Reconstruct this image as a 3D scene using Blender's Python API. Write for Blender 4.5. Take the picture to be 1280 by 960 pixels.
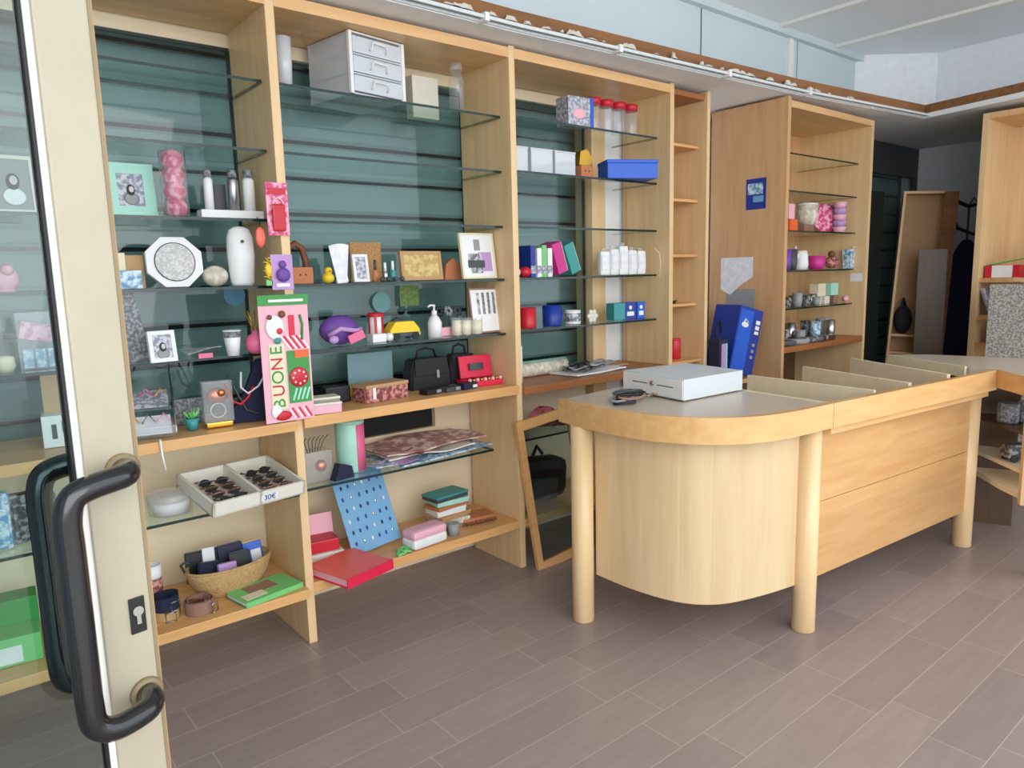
import bpy, bmesh, math, random
from mathutils import Vector, Matrix
R = math.radians
rnd = random.Random(7)
scene = bpy.context.scene
for o in list(bpy.data.objects): bpy.data.objects.remove(o)

# ------------------------------------------------------------------ camera
YAW, PITCH, ROLL, FPX, CAMZ = 0.68539749, 0.14920292, -0.0254814, 903.668, 1.5
cf = Vector((math.sin(YAW)*math.cos(PITCH), math.cos(YAW)*math.cos(PITCH), -math.sin(PITCH)))
r0 = Vector((math.cos(YAW), -math.sin(YAW), 0)); u0 = r0.cross(cf)
cr = r0*math.cos(ROLL)+u0*math.sin(ROLL); cu = -r0*math.sin(ROLL)+u0*math.cos(ROLL)
CP = Vector((0, 0, CAMZ))
cam_data = bpy.data.cameras.new('camera'); cam = bpy.data.objects.new('camera', cam_data)
scene.collection.objects.link(cam)
M = Matrix((cr, cu, -cf)).transposed().to_4x4(); M.translation = CP
cam.matrix_world = M
cam_data.sensor_width = 36; cam_data.lens = FPX/1280*36; cam_data.clip_start = .02
scene.camera = cam

# ------------------------------------------------------------------ light
scene.view_settings.view_transform = 'Standard'; scene.view_settings.look = 'None'
scene.view_settings.gamma = 1; scene.view_settings.use_curve_mapping = False
scene.view_settings.exposure = -0.02
world = bpy.data.worlds.new('daylight'); scene.world = world; world.use_nodes = True
bg = world.node_tree.nodes['Background']
bg.inputs[0].default_value = (.86, .93, 1.0, 1); bg.inputs[1].default_value = 2.5
# daylight through the open shop front behind the camera
ld = bpy.data.lights.new('shopfront_daylight', 'AREA'); ld.shape = 'RECTANGLE'
ld.size = 5.0; ld.size_y = 2.6; ld.energy = 105; ld.color = (1.0, .965, .92)
lo = bpy.data.objects.new('shopfront_daylight', ld); scene.collection.objects.link(lo)
lo.location = (0.2, -2.6, 2.2)
lo.rotation_euler = (Vector((2.2, 2.2, .6))-Vector(lo.location)).to_track_quat('-Z', 'Y').to_euler()

# ------------------------------------------------------------------ helpers
def at(x, y, Y):                       # photo pixel -> point on the plane at depth Y
    d = cr*(x-640)-cu*(y-480)+cf*FPX
    return CP+d*(Y/d.y)
def atx(x, y, X):
    d = cr*(x-640)-cu*(y-480)+cf*FPX
    return CP+d*(X/d.x)
def s2l(c): return tuple(((v/255)/12.92 if v/255 <= .04045 else ((v/255+.055)/1.055)**2.4) for v in c)
MATS = {}
def nt(m): return m.node_tree.nodes, m.node_tree.links
def mat(name, rgb, rough=.5, metal=0, var=0, vscale=20, rgb2=None, bump=0, trans=0, coat=0, emit=None):
    if name in MATS: return MATS[name]
    m = bpy.data.materials.new(name); m.use_nodes = True; N, L = nt(m); b = N['Principled BSDF']
    c = s2l(rgb); b.inputs['Base Color'].default_value = (*c, 1)
    b.inputs['Roughness'].default_value = rough; b.inputs['Metallic'].default_value = metal
    b.inputs['Coat Weight'].default_value = coat
    tc = N.new('ShaderNodeTexCoord'); no = N.new('ShaderNodeTexNoise'); no.inputs['Scale'].default_value = vscale
    no.inputs['Detail'].default_value = 4; L.new(tc.outputs['Object'], no.inputs['Vector'])
    mx = N.new('ShaderNodeValToRGB'); c2 = s2l(rgb2) if rgb2 else tuple(max(0, v*(1-(var or .06))) for v in c)
    mx.color_ramp.elements[0].position = .42 if rgb2 else .3; mx.color_ramp.elements[1].position = .55 if rgb2 else .7
    mx.color_ramp.elements[0].color = (*c, 1); mx.color_ramp.elements[1].color = (*c2, 1)
    L.new(no.outputs['Fac'], mx.inputs['Fac']); L.new(mx.outputs['Color'], b.inputs['Base Color'])
    if bump:
        bp = N.new('ShaderNodeBump'); bp.inputs['Strength'].default_value = bump; bp.inputs['Distance'].default_value = .004
        L.new(no.outputs['Fac'], bp.inputs['Height']); L.new(bp.outputs['Normal'], b.inputs['Normal'])
    MATS[name] = m; return m
def wood(name, rgb, rgb2, axis='Z', rough=.38, patch=0.0, pw=.12):
    """veneer: long grain streaks along one axis and strips of slightly different tone"""
    m = bpy.data.materials.new(name); m.use_nodes = True; N, L = nt(m); b = N['Principled BSDF']
    b.inputs['Roughness'].default_value = rough
    tc = N.new('ShaderNodeTexCoord'); mp = N.new('ShaderNodeMapping')
    sc = {'X': (1.2, 14, 14), 'Y': (14, 1.2, 14), 'Z': (14, 14, 1.2)}[axis]; mp.inputs['Scale'].default_value = sc
    L.new(tc.outputs['Object'], mp.inputs['Vector'])
    no = N.new('ShaderNodeTexNoise'); no.inputs['Scale'].default_value = 1.6; no.inputs['Detail'].default_value = 6; no.inputs['Distortion'].default_value = .6
    L.new(mp.outputs[0], no.inputs['Vector'])
    rp = N.new('ShaderNodeValToRGB'); rp.color_ramp.elements[0].position = .3; rp.color_ramp.elements[1].position = .75
    rp.color_ramp.elements[0].color = (*s2l(rgb), 1); rp.color_ramp.elements[1].color = (*s2l(rgb2), 1)
    L.new(no.outputs['Fac'], rp.inputs['Fac']); out = rp.outputs['Color']
    if patch:
        sp = N.new('ShaderNodeSeparateXYZ'); L.new(tc.outputs['Object'], sp.inputs[0])
        ad = N.new('ShaderNodeMath'); ad.operation = 'MULTIPLY_ADD'; ad.inputs[1].default_value = 1/pw
        L.new(sp.outputs['X' if axis == 'Z' else 'Z'], ad.inputs[0])
        if axis == 'Z': 
            mu = N.new('ShaderNodeMath'); mu.operation = 'MULTIPLY'; mu.inputs[1].default_value = -1/pw
            L.new(sp.outputs['Y'], mu.inputs[0]); L.new(mu.outputs[0], ad.inputs[2])
        fl = N.new('ShaderNodeMath'); fl.operation = 'FLOOR'; L.new(ad.outputs[0], fl.inputs[0])
        wn = N.new('ShaderNodeTexWhiteNoise'); wn.noise_dimensions = '1D'; L.new(fl.outputs[0], wn.inputs['W'])
        ma = N.new('ShaderNodeMath'); ma.operation = 'MULTIPLY_ADD'; ma.inputs[1].default_value = patch; ma.inputs[2].default_value = 1-patch
        L.new(wn.outputs['Value'], ma.inputs[0])
        hv = N.new('ShaderNodeHueSaturation'); L.new(out, hv.inputs['Color']); L.new(ma.outputs[0], hv.inputs['Value']); out = hv.outputs['Color']
    L.new(out, b.inputs['Base Color']); MATS[name] = m; return m
def glass(name, tint=(1, 1, 1), refl=1.0, ior=1.5, veil=0.0, veilc=(1, 1, 1), rough=.03):
    """thin clear sheet: tinted see-through plus mirror reflection, with an optional milky share"""
    m = bpy.data.materials.new(name); m.use_nodes = True; N, L = nt(m)
    for n in list(N):
        if n.type != 'OUTPUT_MATERIAL': N.remove(n)
    out = [n for n in N if n.type == 'OUTPUT_MATERIAL'][0]
    tr = N.new('ShaderNodeBsdfTransparent'); tr.inputs[0].default_value = (*tint, 1)
    gl = N.new('ShaderNodeBsdfGlossy'); gl.inputs['Roughness'].default_value = rough; gl.inputs['Color'].default_value = (refl, refl, refl, 1)
    fr = N.new('ShaderNodeFresnel'); fr.inputs[0].default_value = ior
    mx = N.new('ShaderNodeMixShader'); ge = N.new('ShaderNodeNewGeometry'); su = N.new('ShaderNodeMath'); su.operation = 'SUBTRACT'; su.inputs[0].default_value = 1
    mu = N.new('ShaderNodeMath'); mu.operation = 'MULTIPLY'; L.new(ge.outputs['Backfacing'], su.inputs[1]); L.new(su.outputs[0], mu.inputs[0]); L.new(fr.outputs[0], mu.inputs[1]); L.new(mu.outputs[0], mx.inputs[0])
    base = tr.outputs[0]
    if veil:
        df = N.new('ShaderNodeBsdfDiffuse'); df.inputs[0].default_value = (*veilc, 1); m2 = N.new('ShaderNodeMixShader'); m2.inputs[0].default_value = veil
        L.new(tr.outputs[0], m2.inputs[1]); L.new(df.outputs[0], m2.inputs[2]); base = m2.outputs[0]
    L.new(base, mx.inputs[1]); L.new(gl.outputs[0], mx.inputs[2]); L.new(mx.outputs[0], out.inputs[0])
    MATS[name] = m; return m

C = scene.collection
def tag(o, label=None, cat=None, group=None, kind=None):
    if label: o['label'] = label
    if cat: o['category'] = cat
    if group: o['group'] = group
    if kind: o['kind'] = kind
    return o
def empty(name, loc=(0, 0, 0), rz=0, label=None, cat=None, group=None, kind=None, rx=0, ry=0):
    o = bpy.data.objects.new(name, None); C.objects.link(o); o.location = loc; o.rotation_euler = (rx, ry, rz)
    o.empty_display_size = .05
    return tag(o, label, cat, group, kind)
class MB:
    def __init__(s): s.bm = bmesh.new(); s.slot = 0
    def _fin(s, vs, mtx):
        if mtx is not None: bmesh.ops.transform(s.bm, matrix=mtx, verts=vs)
        return s
    def box(s, x0, x1, y0, y1, z0, z1, bev=0, rot=None, slot=0):
        vs = bmesh.ops.create_cube(s.bm, size=1)['verts']
        c = Vector(((x0+x1)/2, (y0+y1)/2, (z0+z1)/2))
        for v in vs: v.co = Vector((v.co.x*(x1-x0), v.co.y*(y1-y0), v.co.z*(z1-z0)))
        fs = {f for v in vs for f in v.link_faces}
        for f in fs: f.material_index = slot
        if bev:
            es = list({e for v in vs for e in v.link_edges})
            r = bmesh.ops.bevel(s.bm, geom=es, offset=bev, segments=2, profile=.6, affect='EDGES', clamp_overlap=True)
            vs = list({v for f in r['faces'] for v in f.verts} | {v for v in vs if v.is_valid})
        m = Matrix.Translation(c) @ (rot.to_4x4() if rot else Matrix())
        bmesh.ops.transform(s.bm, matrix=m, verts=vs); return s
    def lathe(s, prof, seg=24, c=(0, 0, 0), rot=None, cap=True, slot=0, sx=1, sy=1):
        rings = []
        m = Matrix.Translation(Vector(c)) @ (rot.to_4x4() if rot else Matrix())
        for r, z in prof:
            rings.append([s.bm.verts.new(m @ Vector((r*math.cos(2*math.pi*i/seg)*sx, r*math.sin(2*math.pi*i/seg)*sy, z))) for i in range(seg)])
        for a, b in zip(rings, rings[1:]):
            for i in range(seg):
                f = s.bm.faces.new((a[i], a[(i+1) % seg], b[(i+1) % seg], b[i])); f.smooth = True; f.material_index = slot
        if cap:
            for q, rev in ((rings[0], 1), (rings[-1], 0)):
                f = s.bm.faces.new(q[::-1] if rev else q); f.material_index = slot
        return s
    def cyl(s, x, y, z0, z1, r, seg=24, slot=0): return s.lathe([(r, z0), (r, z1)], seg, (x, y, 0), slot=slot)
    def ball(s, c, r, sc=(1, 1, 1), seg=20, slot=0):
        pr = [(max(1e-4, math.sin(math.pi*i/12))*r, -math.cos(math.pi*i/12)*r*sc[2]) for i in range(13)]
        return s.lathe(pr, seg, c, slot=slot, sx=sc[0], sy=sc[1])
    def tube(s, pts, r, seg=10, closed=False, slot=0, taper=None):
        pts = [Vector(p) for p in pts]; n = len(pts); rings = []; up = None
        for i, p in enumerate(pts):
            if closed: d = pts[(i+1) % n]-pts[i-1]
            else: d = pts[min(i+1, n-1)]-pts[max(i-1, 0)]
            d.normalize()
            if up is None:
                up = Vector((0, 0, 1)) if abs(d.z) < .9 else Vector((1, 0, 0))
            a = d.cross(up).normalized(); b = a.cross(d).normalized(); up = b
            rr = r*(taper[i] if taper else 1)
            rings.append([s.bm.verts.new(p+a*math.cos(2*math.pi*k/seg)*rr+b*math.sin(2*math.pi*k/seg)*rr) for k in range(seg)])
        pr = list(zip(rings, rings[1:]))+([(rings[-1], rings[0])] if closed else [])
        for a, b in pr:
            for k in range(seg):
                f = s.bm.faces.new((a[k], a[(k+1) % seg], b[(k+1) % seg], b[k])); f.smooth = True; f.material_index = slot
        if not closed:
            for q in (rings[0][::-1], rings[-1]): s.bm.faces.new(q).material_index = slot
        return s
    def prism(s, poly, z0, z1, slot=0, mtx=None, side=None):
        lo = [Vector((x, y, z0)) for x, y in poly]; hi = [Vector((x, y, z1)) for x, y in poly]
        if mtx: lo = [mtx @ v for v in lo]; hi = [mtx @ v for v in hi]
        a = [s.bm.verts.new(v) for v in lo]; b = [s.bm.verts.new(v) for v in hi]; n = len(a)
        s.bm.faces.new(a[::-1]).material_index = slot; s.bm.faces.new(b).material_index = slot
        for i in range(n):
            s.bm.faces.new((a[i], a[(i+1) % n], b[(i+1) % n], b[i])).material_index = slot if side is None else side
        return s
    def ribbon(s, path, w0, w1, thick, slot=0, smooth=True):
        """vertical band following an xy path from z=w0 to z=w1, with real thickness"""
        P = [Vector((x, y, 0)) for x, y in path]; n = len(P); off = []
        for i in range(n):
            d = (P[min(i+1, n-1)]-P[max(i-1, 0)]).normalized(); off.append(Vector((-d.y, d.x, 0))*thick)
        vv = [[s.bm.verts.new(p+Vector((0, 0, z))) for p in (P[i], P[i]+off[i]) for z in (w0, w1)] for i in range(n)]
        for i in range(n-1):
            a, b = vv[i], vv[i+1]
            for q in ((a[0], b[0], b[1], a[1]), (a[2], a[3], b[3], b[2]), (a[1], b[1], b[3], a[3]), (a[0], a[2], b[2], b[0])):
                f = s.bm.faces.new(q); f.material_index = slot; f.smooth = False
        a = vv[0]; s.bm.faces.new((a[0], a[1], a[3], a[2])); a = vv[-1]; s.bm.faces.new((a[0], a[2], a[3], a[1]))
        return s
    def sheet(s, w, d, amp, seed, nx=24, ny=18, thick=.004, loc=(0, 0, 0), slot=0):
        """crumpled sheet lying flat"""
        r = random.Random(seed); ph = [(r.uniform(5, 30), r.uniform(5, 30), r.uniform(0, 6), r.uniform(.3, 1)) for _ in range(6)]
        def h(x, y): return amp*(.5+.5*sum(math.sin(a*x+b*y+c)*k for a, b, c, k in ph)/3)
        top = [[s.bm.verts.new((loc[0]+w*(i/nx-.5), loc[1]+d*(j/ny-.5), loc[2]+thick+max(0, h(w*i/nx, d*j/ny)))) for j in range(ny+1)] for i in range(nx+1)]
        bot = [[s.bm.verts.new(v.co-Vector((0, 0, thick))) for v in row] for row in top]
        for i in range(nx):
            for j in range(ny):
                s.bm.faces.new((top[i][j], top[i+1][j], top[i+1][j+1], top[i][j+1])).material_index = slot
                s.bm.faces.new((bot[i][j], bot[i][j+1], bot[i+1][j+1], bot[i+1][j])).material_index = slot
        for i in range(nx):
            for j in (0, ny): s.bm.faces.new((top[i][j], bot[i][j], bot[i+1][j], top[i+1][j])).material_index = slot
        for j in range(ny):
            for i in (0, nx): s.bm.faces.new((top[i][j], top[i][j+1], bot[i][j+1], bot[i][j])).material_index = slot
        return s
    def build(s, name, m, parent=None, label=None, cat=None, group=None, kind=None, loc=None, rot=None, smooth=False):
        bmesh.ops.recalc_face_normals(s.bm, faces=s.bm.faces)
        me = bpy.data.meshes.new(name); s.bm.to_mesh(me); s.bm.free()
        for mm in (m if isinstance(m, (list, tuple)) else [m]): me.materials.append(mm if not isinstance(mm, str) else MATS[mm])
        o = bpy.data.objects.new(name, me); C.objects.link(o)
        if parent: o.parent = parent
        if loc: o.location = loc
        if rot: o.rotation_euler = rot
        if smooth:
            for p in me.polygons: p.use_smooth = True
        return tag(o, label, cat, group, kind)
def box(*a, **k): return MB().box(*a, **k)
def text(name, body, size, m, parent, loc, rot, extrude=.0006, align='CENTER'):
    cu_ = bpy.data.curves.new(name, 'FONT'); cu_.body = body; cu_.size = size; cu_.extrude = extrude; cu_.align_x = align; cu_.align_y = 'CENTER'
    t = bpy.data.objects.new(name, cu_); C.objects.link(t)
    me = bpy.data.meshes.new_from_object(t.evaluated_get(bpy.context.evaluated_depsgraph_get()))
    bpy.data.objects.remove(t)
    o = bpy.data.objects.new(name, me); C.objects.link(o); me.materials.clear(); me.materials.append(MATS[m] if isinstance(m, str) else m)
    if parent: o.parent = parent
    o.location = loc; o.rotation_euler = rot; return o
def RZ(a): return Matrix.Rotation(R(a), 3, 'Z')
def RX(a): return Matrix.Rotation(R(a), 3, 'X')
def RY(a): return Matrix.Rotation(R(a), 3, 'Y')

# ------------------------------------------------------------------ materials
wood('maple_v', (232, 200, 154), (218, 182, 134), 'Z')
wood('maple_h', (230, 188, 136), (212, 165, 112), 'X')
wood('maple_edge', (226, 176, 116), (208, 152, 94), 'X')
wood('maple_pale', (244, 228, 198), (236, 216, 182), 'X', rough=.5)
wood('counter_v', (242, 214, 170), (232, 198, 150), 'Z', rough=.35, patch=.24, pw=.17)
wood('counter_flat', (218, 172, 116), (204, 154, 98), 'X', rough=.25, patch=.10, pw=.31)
wood('counter_rim', (228, 184, 126), (212, 164, 104), 'X', rough=.25)
wood('post', (236, 204, 158), (222, 186, 136), 'Z', rough=.35)
wood('panel_pink', (216, 174, 128), (200, 154, 108), 'Z', rough=.4, patch=.05, pw=.2)
wood('brown_wood', (168, 108, 62), (140, 84, 46), 'X')
wood('raw_brown', (150, 104, 64), (120, 82, 50), 'X', rough=.8)
wood('dark_board', (98, 72, 46), (80, 58, 38), 'Z')
mat('laminate', (204, 190, 172), .28, var=.1, vscale=150)
mat('white_mel', (236, 226, 204), .45)
mat('plaster', (205, 212, 216), .8, var=.05, vscale=3)
mat('wall_blue', (204, 216, 221), .75, var=.05, vscale=1.2)
mat('wall_white', (240, 242, 246), .75)
mat('ceil', (240, 243, 245), .6, var=.05, vscale=1.5)
mat('soffit', (244, 246, 248), .6)
mat('alu', (214, 220, 222), .4, .0)
mat('dark_gap', (30, 34, 34), .8)
mat('broken', (214, 208, 196), .95, var=.1, bump=.8, vscale=40)
mat('shutter', (160, 180, 178), .5, var=.1, vscale=2)
mat('frame_cream', (172, 163, 142), .42)
mat('frame_white', (238, 238, 232), .4)
mat('frame_olive', (138, 122, 92), .5)
mat('black_plastic', (14, 15, 20), .16, coat=.5)
mat('steel', (190, 190, 185), .25, 1)
mat('edge_glass', (14, 46, 42), .15)
mat('white', (236, 236, 236), .45); mat('offwhite', (226, 222, 208), .5); mat('cream', (232, 222, 190), .5)
mat('grey', (150, 150, 152), .5); mat('dgrey', (70, 72, 76), .5); mat('black', (20, 20, 23), .5)
mat('navy', (24, 30, 60), .6); mat('blue', (26, 92, 205), .4); mat('dblue', (20, 52, 150), .4); mat('lblue', (110, 165, 205), .5)
mat('red', (200, 28, 48), .4); mat('crimson', (222, 30, 70), .45); mat('pink', (232, 110, 150), .45); mat('lpink', (240, 180, 195), .5)
mat('magenta', (205, 50, 140), .45); mat('purple', (110, 70, 160), .5); mat('lilac', (190, 150, 205), .5)
mat('yellow', (240, 205, 40), .5); mat('orange', (235, 105, 50), .5); mat('coral', (240, 105, 90), .4)
mat('green', (60, 150, 70), .5); mat('lgreen', (120, 200, 120), .5); mat('mint', (170, 222, 205), .45); mat('teal', (60, 150, 150), .45)
mat('brown', (120, 72, 48), .55, bump=.3); mat('leather', (150, 112, 98), .5, bump=.3); mat('tan', (190, 150, 105), .6)
mat('terracotta', (190, 120, 80), .7); mat('gold', (212, 165, 70), .3, 1); mat('copper', (220, 130, 90), .3, 1); mat('silver', (200, 200, 205), .3, 1)
mat('wicker', (205, 165, 112), .8, var=.3, vscale=90, bump=1.0); mat('cork', (188, 146, 98), .9, rgb2=(165, 122, 78), vscale=120)
mat('photo', (200, 200, 205), .35, rgb2=(104, 104, 112), vscale=42); mat('photo2', (200, 200, 208), .4, rgb2=(135, 138, 154), vscale=60)
mat('floral', (205, 140, 132), .5, rgb2=(120, 62, 60), vscale=60); mat('stone', (228, 222, 206), .7, rgb2=(200, 190, 172), vscale=35, bump=.6)
mat('terrazzo', (178, 172, 164), .6, rgb2=(122, 116, 110), vscale=110); mat('mixprint', (232, 212, 202), .5, rgb2=(178, 132, 126), vscale=22)
mat('mixblue', (90, 150, 190), .4, rgb2=(210, 225, 235), vscale=40); mat('glitter', (150, 152, 156), .4, rgb2=(95, 98, 104), vscale=80)
mat('rose', (242, 170, 195), .35, rgb2=(205, 60, 115), vscale=38); mat('clutter', (150, 146, 145), .4, rgb2=(60, 56, 60), vscale=50)
mat('paper_map', (238, 236, 238), .6, rgb2=(222, 225, 236), vscale=30); mat('bluecard', (110, 164, 204), .5); mat('clock_face', (214, 212, 210), .5, rgb2=(186, 184, 184), vscale=120)
mat('gilt', (214, 186, 122), .5, rgb2=(186, 154, 88), vscale=30); mat('olive', (122, 142, 70), .6, rgb2=(96, 118, 56), vscale=60); mat('slate_teal', (104, 150, 152), .5); mat('skin', (205, 200, 200), .6); mat('slate_blue', (120, 152, 160), .5)
mat('dark_cloth', (40, 38, 46), .9, bump=.5); mat('red_cloth', (165, 40, 60), .9, rgb2=(215, 120, 130), vscale=30)
mat('navy_cloth', (30, 34, 62), .9, bump=.4); mat('screen', (40, 44, 42), .2)
glass('pane', (.80, .90, .90)); glass('pane_dark', (.78, .86, .86), ior=1.5)
glass('shelf_glass', (.90, .97, .95)); glass('clear', (.94, .95, .96), veil=.10, veilc=(.85, .88, .92))
glass('milky', (.85, .88, .92), veil=.6, veilc=(.86, .90, .95)); glass('film', (.93, .93, .94), veil=.16, veilc=(.9, .9, .92), rough=.12)
glass('smoke', (.45, .5, .5), veil=.1, veilc=(.3, .33, .33))

# floor: 63 x 16 cm planks of brown stoneware
fm = bpy.data.materials.new('floor_tile'); fm.use_nodes = True; N, L = nt(fm); b = N['Principled BSDF']
tc = N.new('ShaderNodeTexCoord'); mp = N.new('ShaderNodeMapping'); mp.inputs['Location'].default_value = (-1.21+.63*4, -1.306+.1635*20, 0)
L.new(tc.outputs['Object'], mp.inputs['Vector'])
bk = N.new('ShaderNodeTexBrick'); bk.offset = .175; bk.offset_frequency = 2; bk.squash = 1
bk.inputs['Scale'].default_value = 1; bk.inputs['Mortar Size'].default_value = .0016; bk.inputs['Brick Width'].default_value = .63
bk.inputs['Row Height'].default_value = .1635; bk.inputs['Mortar Smooth'].default_value = .1; bk.inputs['Bias'].default_value = 0
bk.inputs['Color1'].default_value = (*s2l((156, 140, 134)), 1); bk.inputs['Color2'].default_value = (*s2l((144, 129, 125)), 1)
bk.inputs['Mortar'].default_value = (*s2l((178, 166, 159)), 1); L.new(mp.outputs[0], bk.inputs['Vector'])
m2 = N.new('ShaderNodeMapping'); m2.inputs['Scale'].default_value = (2.0, 16, 1); L.new(tc.outputs['Object'], m2.inputs['Vector'])
no = N.new('ShaderNodeTexNoise'); no.inputs['Scale'].default_value = 2.2; no.inputs['Detail'].default_value = 8; no.inputs['Roughness'].default_value = .65
L.new(m2.outputs[0], no.inputs['Vector'])
mr = N.new('ShaderNodeMapRange'); mr.inputs['From Min'].default_value = .3; mr.inputs['From Max'].default_value = .7; mr.inputs['To Min'].default_value = .92; mr.inputs['To Max'].default_value = 1.08
L.new(no.outputs['Fac'], mr.inputs['Value'])
hv = N.new('ShaderNodeHueSaturation'); L.new(bk.outputs['Color'], hv.inputs['Color']); L.new(mr.outputs[0], hv.inputs['Value'])
L.new(hv.outputs['Color'], b.inputs['Base Color']); b.inputs['Roughness'].default_value = .36
bu = N.new('ShaderNodeBump'); bu.invert = True; bu.inputs['Strength'].default_value = .3; bu.inputs['Distance'].default_value = .002
L.new(bk.outputs['Fac'], bu.inputs['Height']); L.new(bu.outputs[0], b.inputs['Normal']); MATS['floor_tile'] = fm

# ------------------------------------------------------------------ setting
S = 'structure'
box(-1.6, 7.6, -.6, 4.0, -.1, 0).build('floor', 'floor_tile', kind=S)
mat('bounce_pavement', (205, 200, 192), .8, var=.1, vscale=6)
box(-6, 10, -7, -.6, -.12, -.02).build('floor_bounce_pavement', 'bounce_pavement', kind=S)  # unseen ground outside, made pale to bounce light onto the ceiling
CZ = 3.16
box(-1.6, 8, -.6, 4.0, CZ, CZ+.1).build('ceiling', 'ceil', kind=S)
for i, x in enumerate((4.83, 5.62)):
    box(x-.03, x+.03, -.6, 2.92, CZ-.02, CZ+.01).build(f'trim_{i+1}', 'frame_white', kind=S)
box(1.5, 6.1, 2.875, 2.92, CZ-.05, CZ).build('trim_3', 'wall_blue', kind=S)
# upper back wall above the soffit, chamfered into the right wall
MB().prism([(-1.6, 2.92), (6.0, 2.92), (6.1, 3.05), (-1.6, 3.05)], 2.60, CZ).build('wall_upper', 'wall_blue', kind=S)
MB().prism([(6.0, 2.92), (6.5, 2.50), (6.5, -.6), (6.6, -.6), (6.6, 3.05), (6.1, 3.05)], 2.60, CZ).build('wall_upper_right', 'wall_white', kind=S)
for i, (x, w, m_) in enumerate(((3.98, .006, 'dgrey'), (5.02, .06, 'frame_white'), (5.12, .006, 'grey'))):
    box(x-w/2, x+w/2, 2.905 if w > .01 else 2.916, 2.93, 2.62, CZ).build(f'trim_{i+4}', m_, kind=S)
# right wall of the niche, left wall, back walls
box(7.4, 7.5, 1.9, 3.2, 0, 2.62).build('wall_right', 'wall_white', kind=S)
box(6.5, 6.6, -.6, 1.93, 0, 2.62).build('wall_right_front', 'wall_blue', kind=S)
box(6.5, 7.4, 1.88, 1.93, 0, 2.62).build('wall_niche', 'wall_white', kind=S)
box(-1.7, -1.6, -.6, 4.0, 0, CZ).build('wall_left', 'wall_blue', kind=S)
box(3.31, 5.42, 3.15, 3.25, 0, 2.6).build('wall_back', 'wall_white', kind=S)
box(-1.6, 7.5, 3.6, 3.7, 0, CZ).build('wall_outer', 'dark_gap', kind=S)
# window behind the shelves
def window(n, x0, x1, Y, z0, z1, pane='pane_dark'):
    w = empty(f'window_{n}', ((x0+x1)/2, Y, z0), kind=S); hw = (x1-x0)/2; h = z1-z0
    box(-hw+.005, hw-.005, -.004, .004, .005, h-.005).build('pane', pane, w)
    f = MB()
    for a in ((-hw, -hw+.008, 0, h), (hw-.008, hw, 0, h), (-hw+.008, hw-.008, 0, .012), (-hw+.008, hw-.008, h-.012, h)):
        f.box(a[0], a[1], .005, .02, a[2], a[3])
    f.build('window_frame', 'dgrey', w)
window(1, -.15, 1.12, 3.16, .92, 2.455)
window(2, 1.13, 2.30, 3.16, .935, 2.43)
box(1.15, 2.3, 3.205, 3.23, .5, 1.0).build('trim_12', 'dark_gap', kind=S)  # added dark board: shade of the dado opening put into its colour
window(3, 2.31, 3.19, 3.16, .94, 2.42)
# roller shutters outside the glass
def shutter(x0, x1, Y, z0, z1, label, pitch=.165):
    s = empty('roller_shutter', ((x0+x1)/2, Y, z0), label=label, cat='roller shutter', group=None)
    w = (x1-x0)/2; z = 0; i = 0
    cur = MB()
    while z < z1-z0:
        cur.prism([(0, z+.004), (-.012, z+.02), (-.016, z+pitch*.5), (-.012, z+pitch-.026), (0, z+pitch-.014), (.01, z+pitch-.014), (.01, z+.004)], -w, w,
                  mtx=Matrix(((0, 0, 1, 0), (1, 0, 0, 0), (0, 1, 0, 0), (0, 0, 0, 1))))
        z += pitch
    cur.build('slat_curtain', 'shutter', s)
    for q in ((-w-.04, -w), (w, w+.04)): box(q[0], q[1], -.03, .03, 0, z1-z0).build('guide_rail', 'dgrey', s)
    box(-w, w, .012, .03, 0, z1-z0).build('backing', 'dark_gap', s)
shutter(-.4, 1.17, 3.34, .0, 2.9, 'grey slatted roller shutter behind the glass of the leftmost shelving bay')
shutter(1.25, 2.42, 3.34, .0, 2.9, 'grey slatted roller shutter behind the glass of the bay with the white drawer box')
shutter(2.50, 3.42, 3.36, .0, 2.9, 'grey slatted roller shutter behind the bay with the blue box')
# jambs and walls around the window
box(3.195, 3.31, 3.11, 3.25, 0, 2.55).build('trim_7', 'maple_v', kind=S)
box(-.4, 3.19, 3.17, 3.20, 2.455, 2.62).build('trim_8', 'maple_pale', kind=S)
MB().box(-.4, 1.13, 3.17, 3.2, 0, .92).box(1.13, 1.64, 3.17, 3.2, 0, .935).box(1.64, 2.06, 3.17, 3.2, 0, .72).box(2.06, 2.3, 3.17, 3.2, 0, .935).box(2.3, 3.19, 3.17, 3.2, 0, .94).build('wall_dado', 'maple_pale', kind=S)
box(3.84, 3.93, 2.90, 3.15, 0, 2.56).build('trim_9', 'wall_white', kind=S)

# soffit over the shelves with curtain rails and a torn wooden edge
front = [(-1.4, 2.60), (2.2, 2.60), (4.41, 2.49), (5.90, 2.34), (5.72, 1.60), (5.3, -.5)]
back_ = [(6.52, -.5), (6.52, 1.9), (7.45, 1.9), (7.45, 3.2), (-1.4, 3.2)]
MB().prism(front+back_, 2.565, 2.60).build('trim_10', 'soffit', kind=S)
def offs(p, d):
    out = []
    for i in range(len(p)):
        a = Vector(p[max(i-1, 0)]); b_ = Vector(p[min(i+1, len(p)-1)]); t = (b_-a).normalized(); out.append((p[i][0]+t.y*d, p[i][1]-t.x*d))
    return out
edge = MB(); edge.ribbon(front, 2.60, 2.66, -.05 if False else .05); edge.build('trim_11', 'raw_brown', kind=S)
rail = empty('curtain_rail', (2.2, 2.6, 2.58), label='long white double curtain rail under the torn wooden edge above the shelves', cat='curtain rail')
fl_ = [(x-2.2, y-2.6) for x, y in front[:4]]
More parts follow.
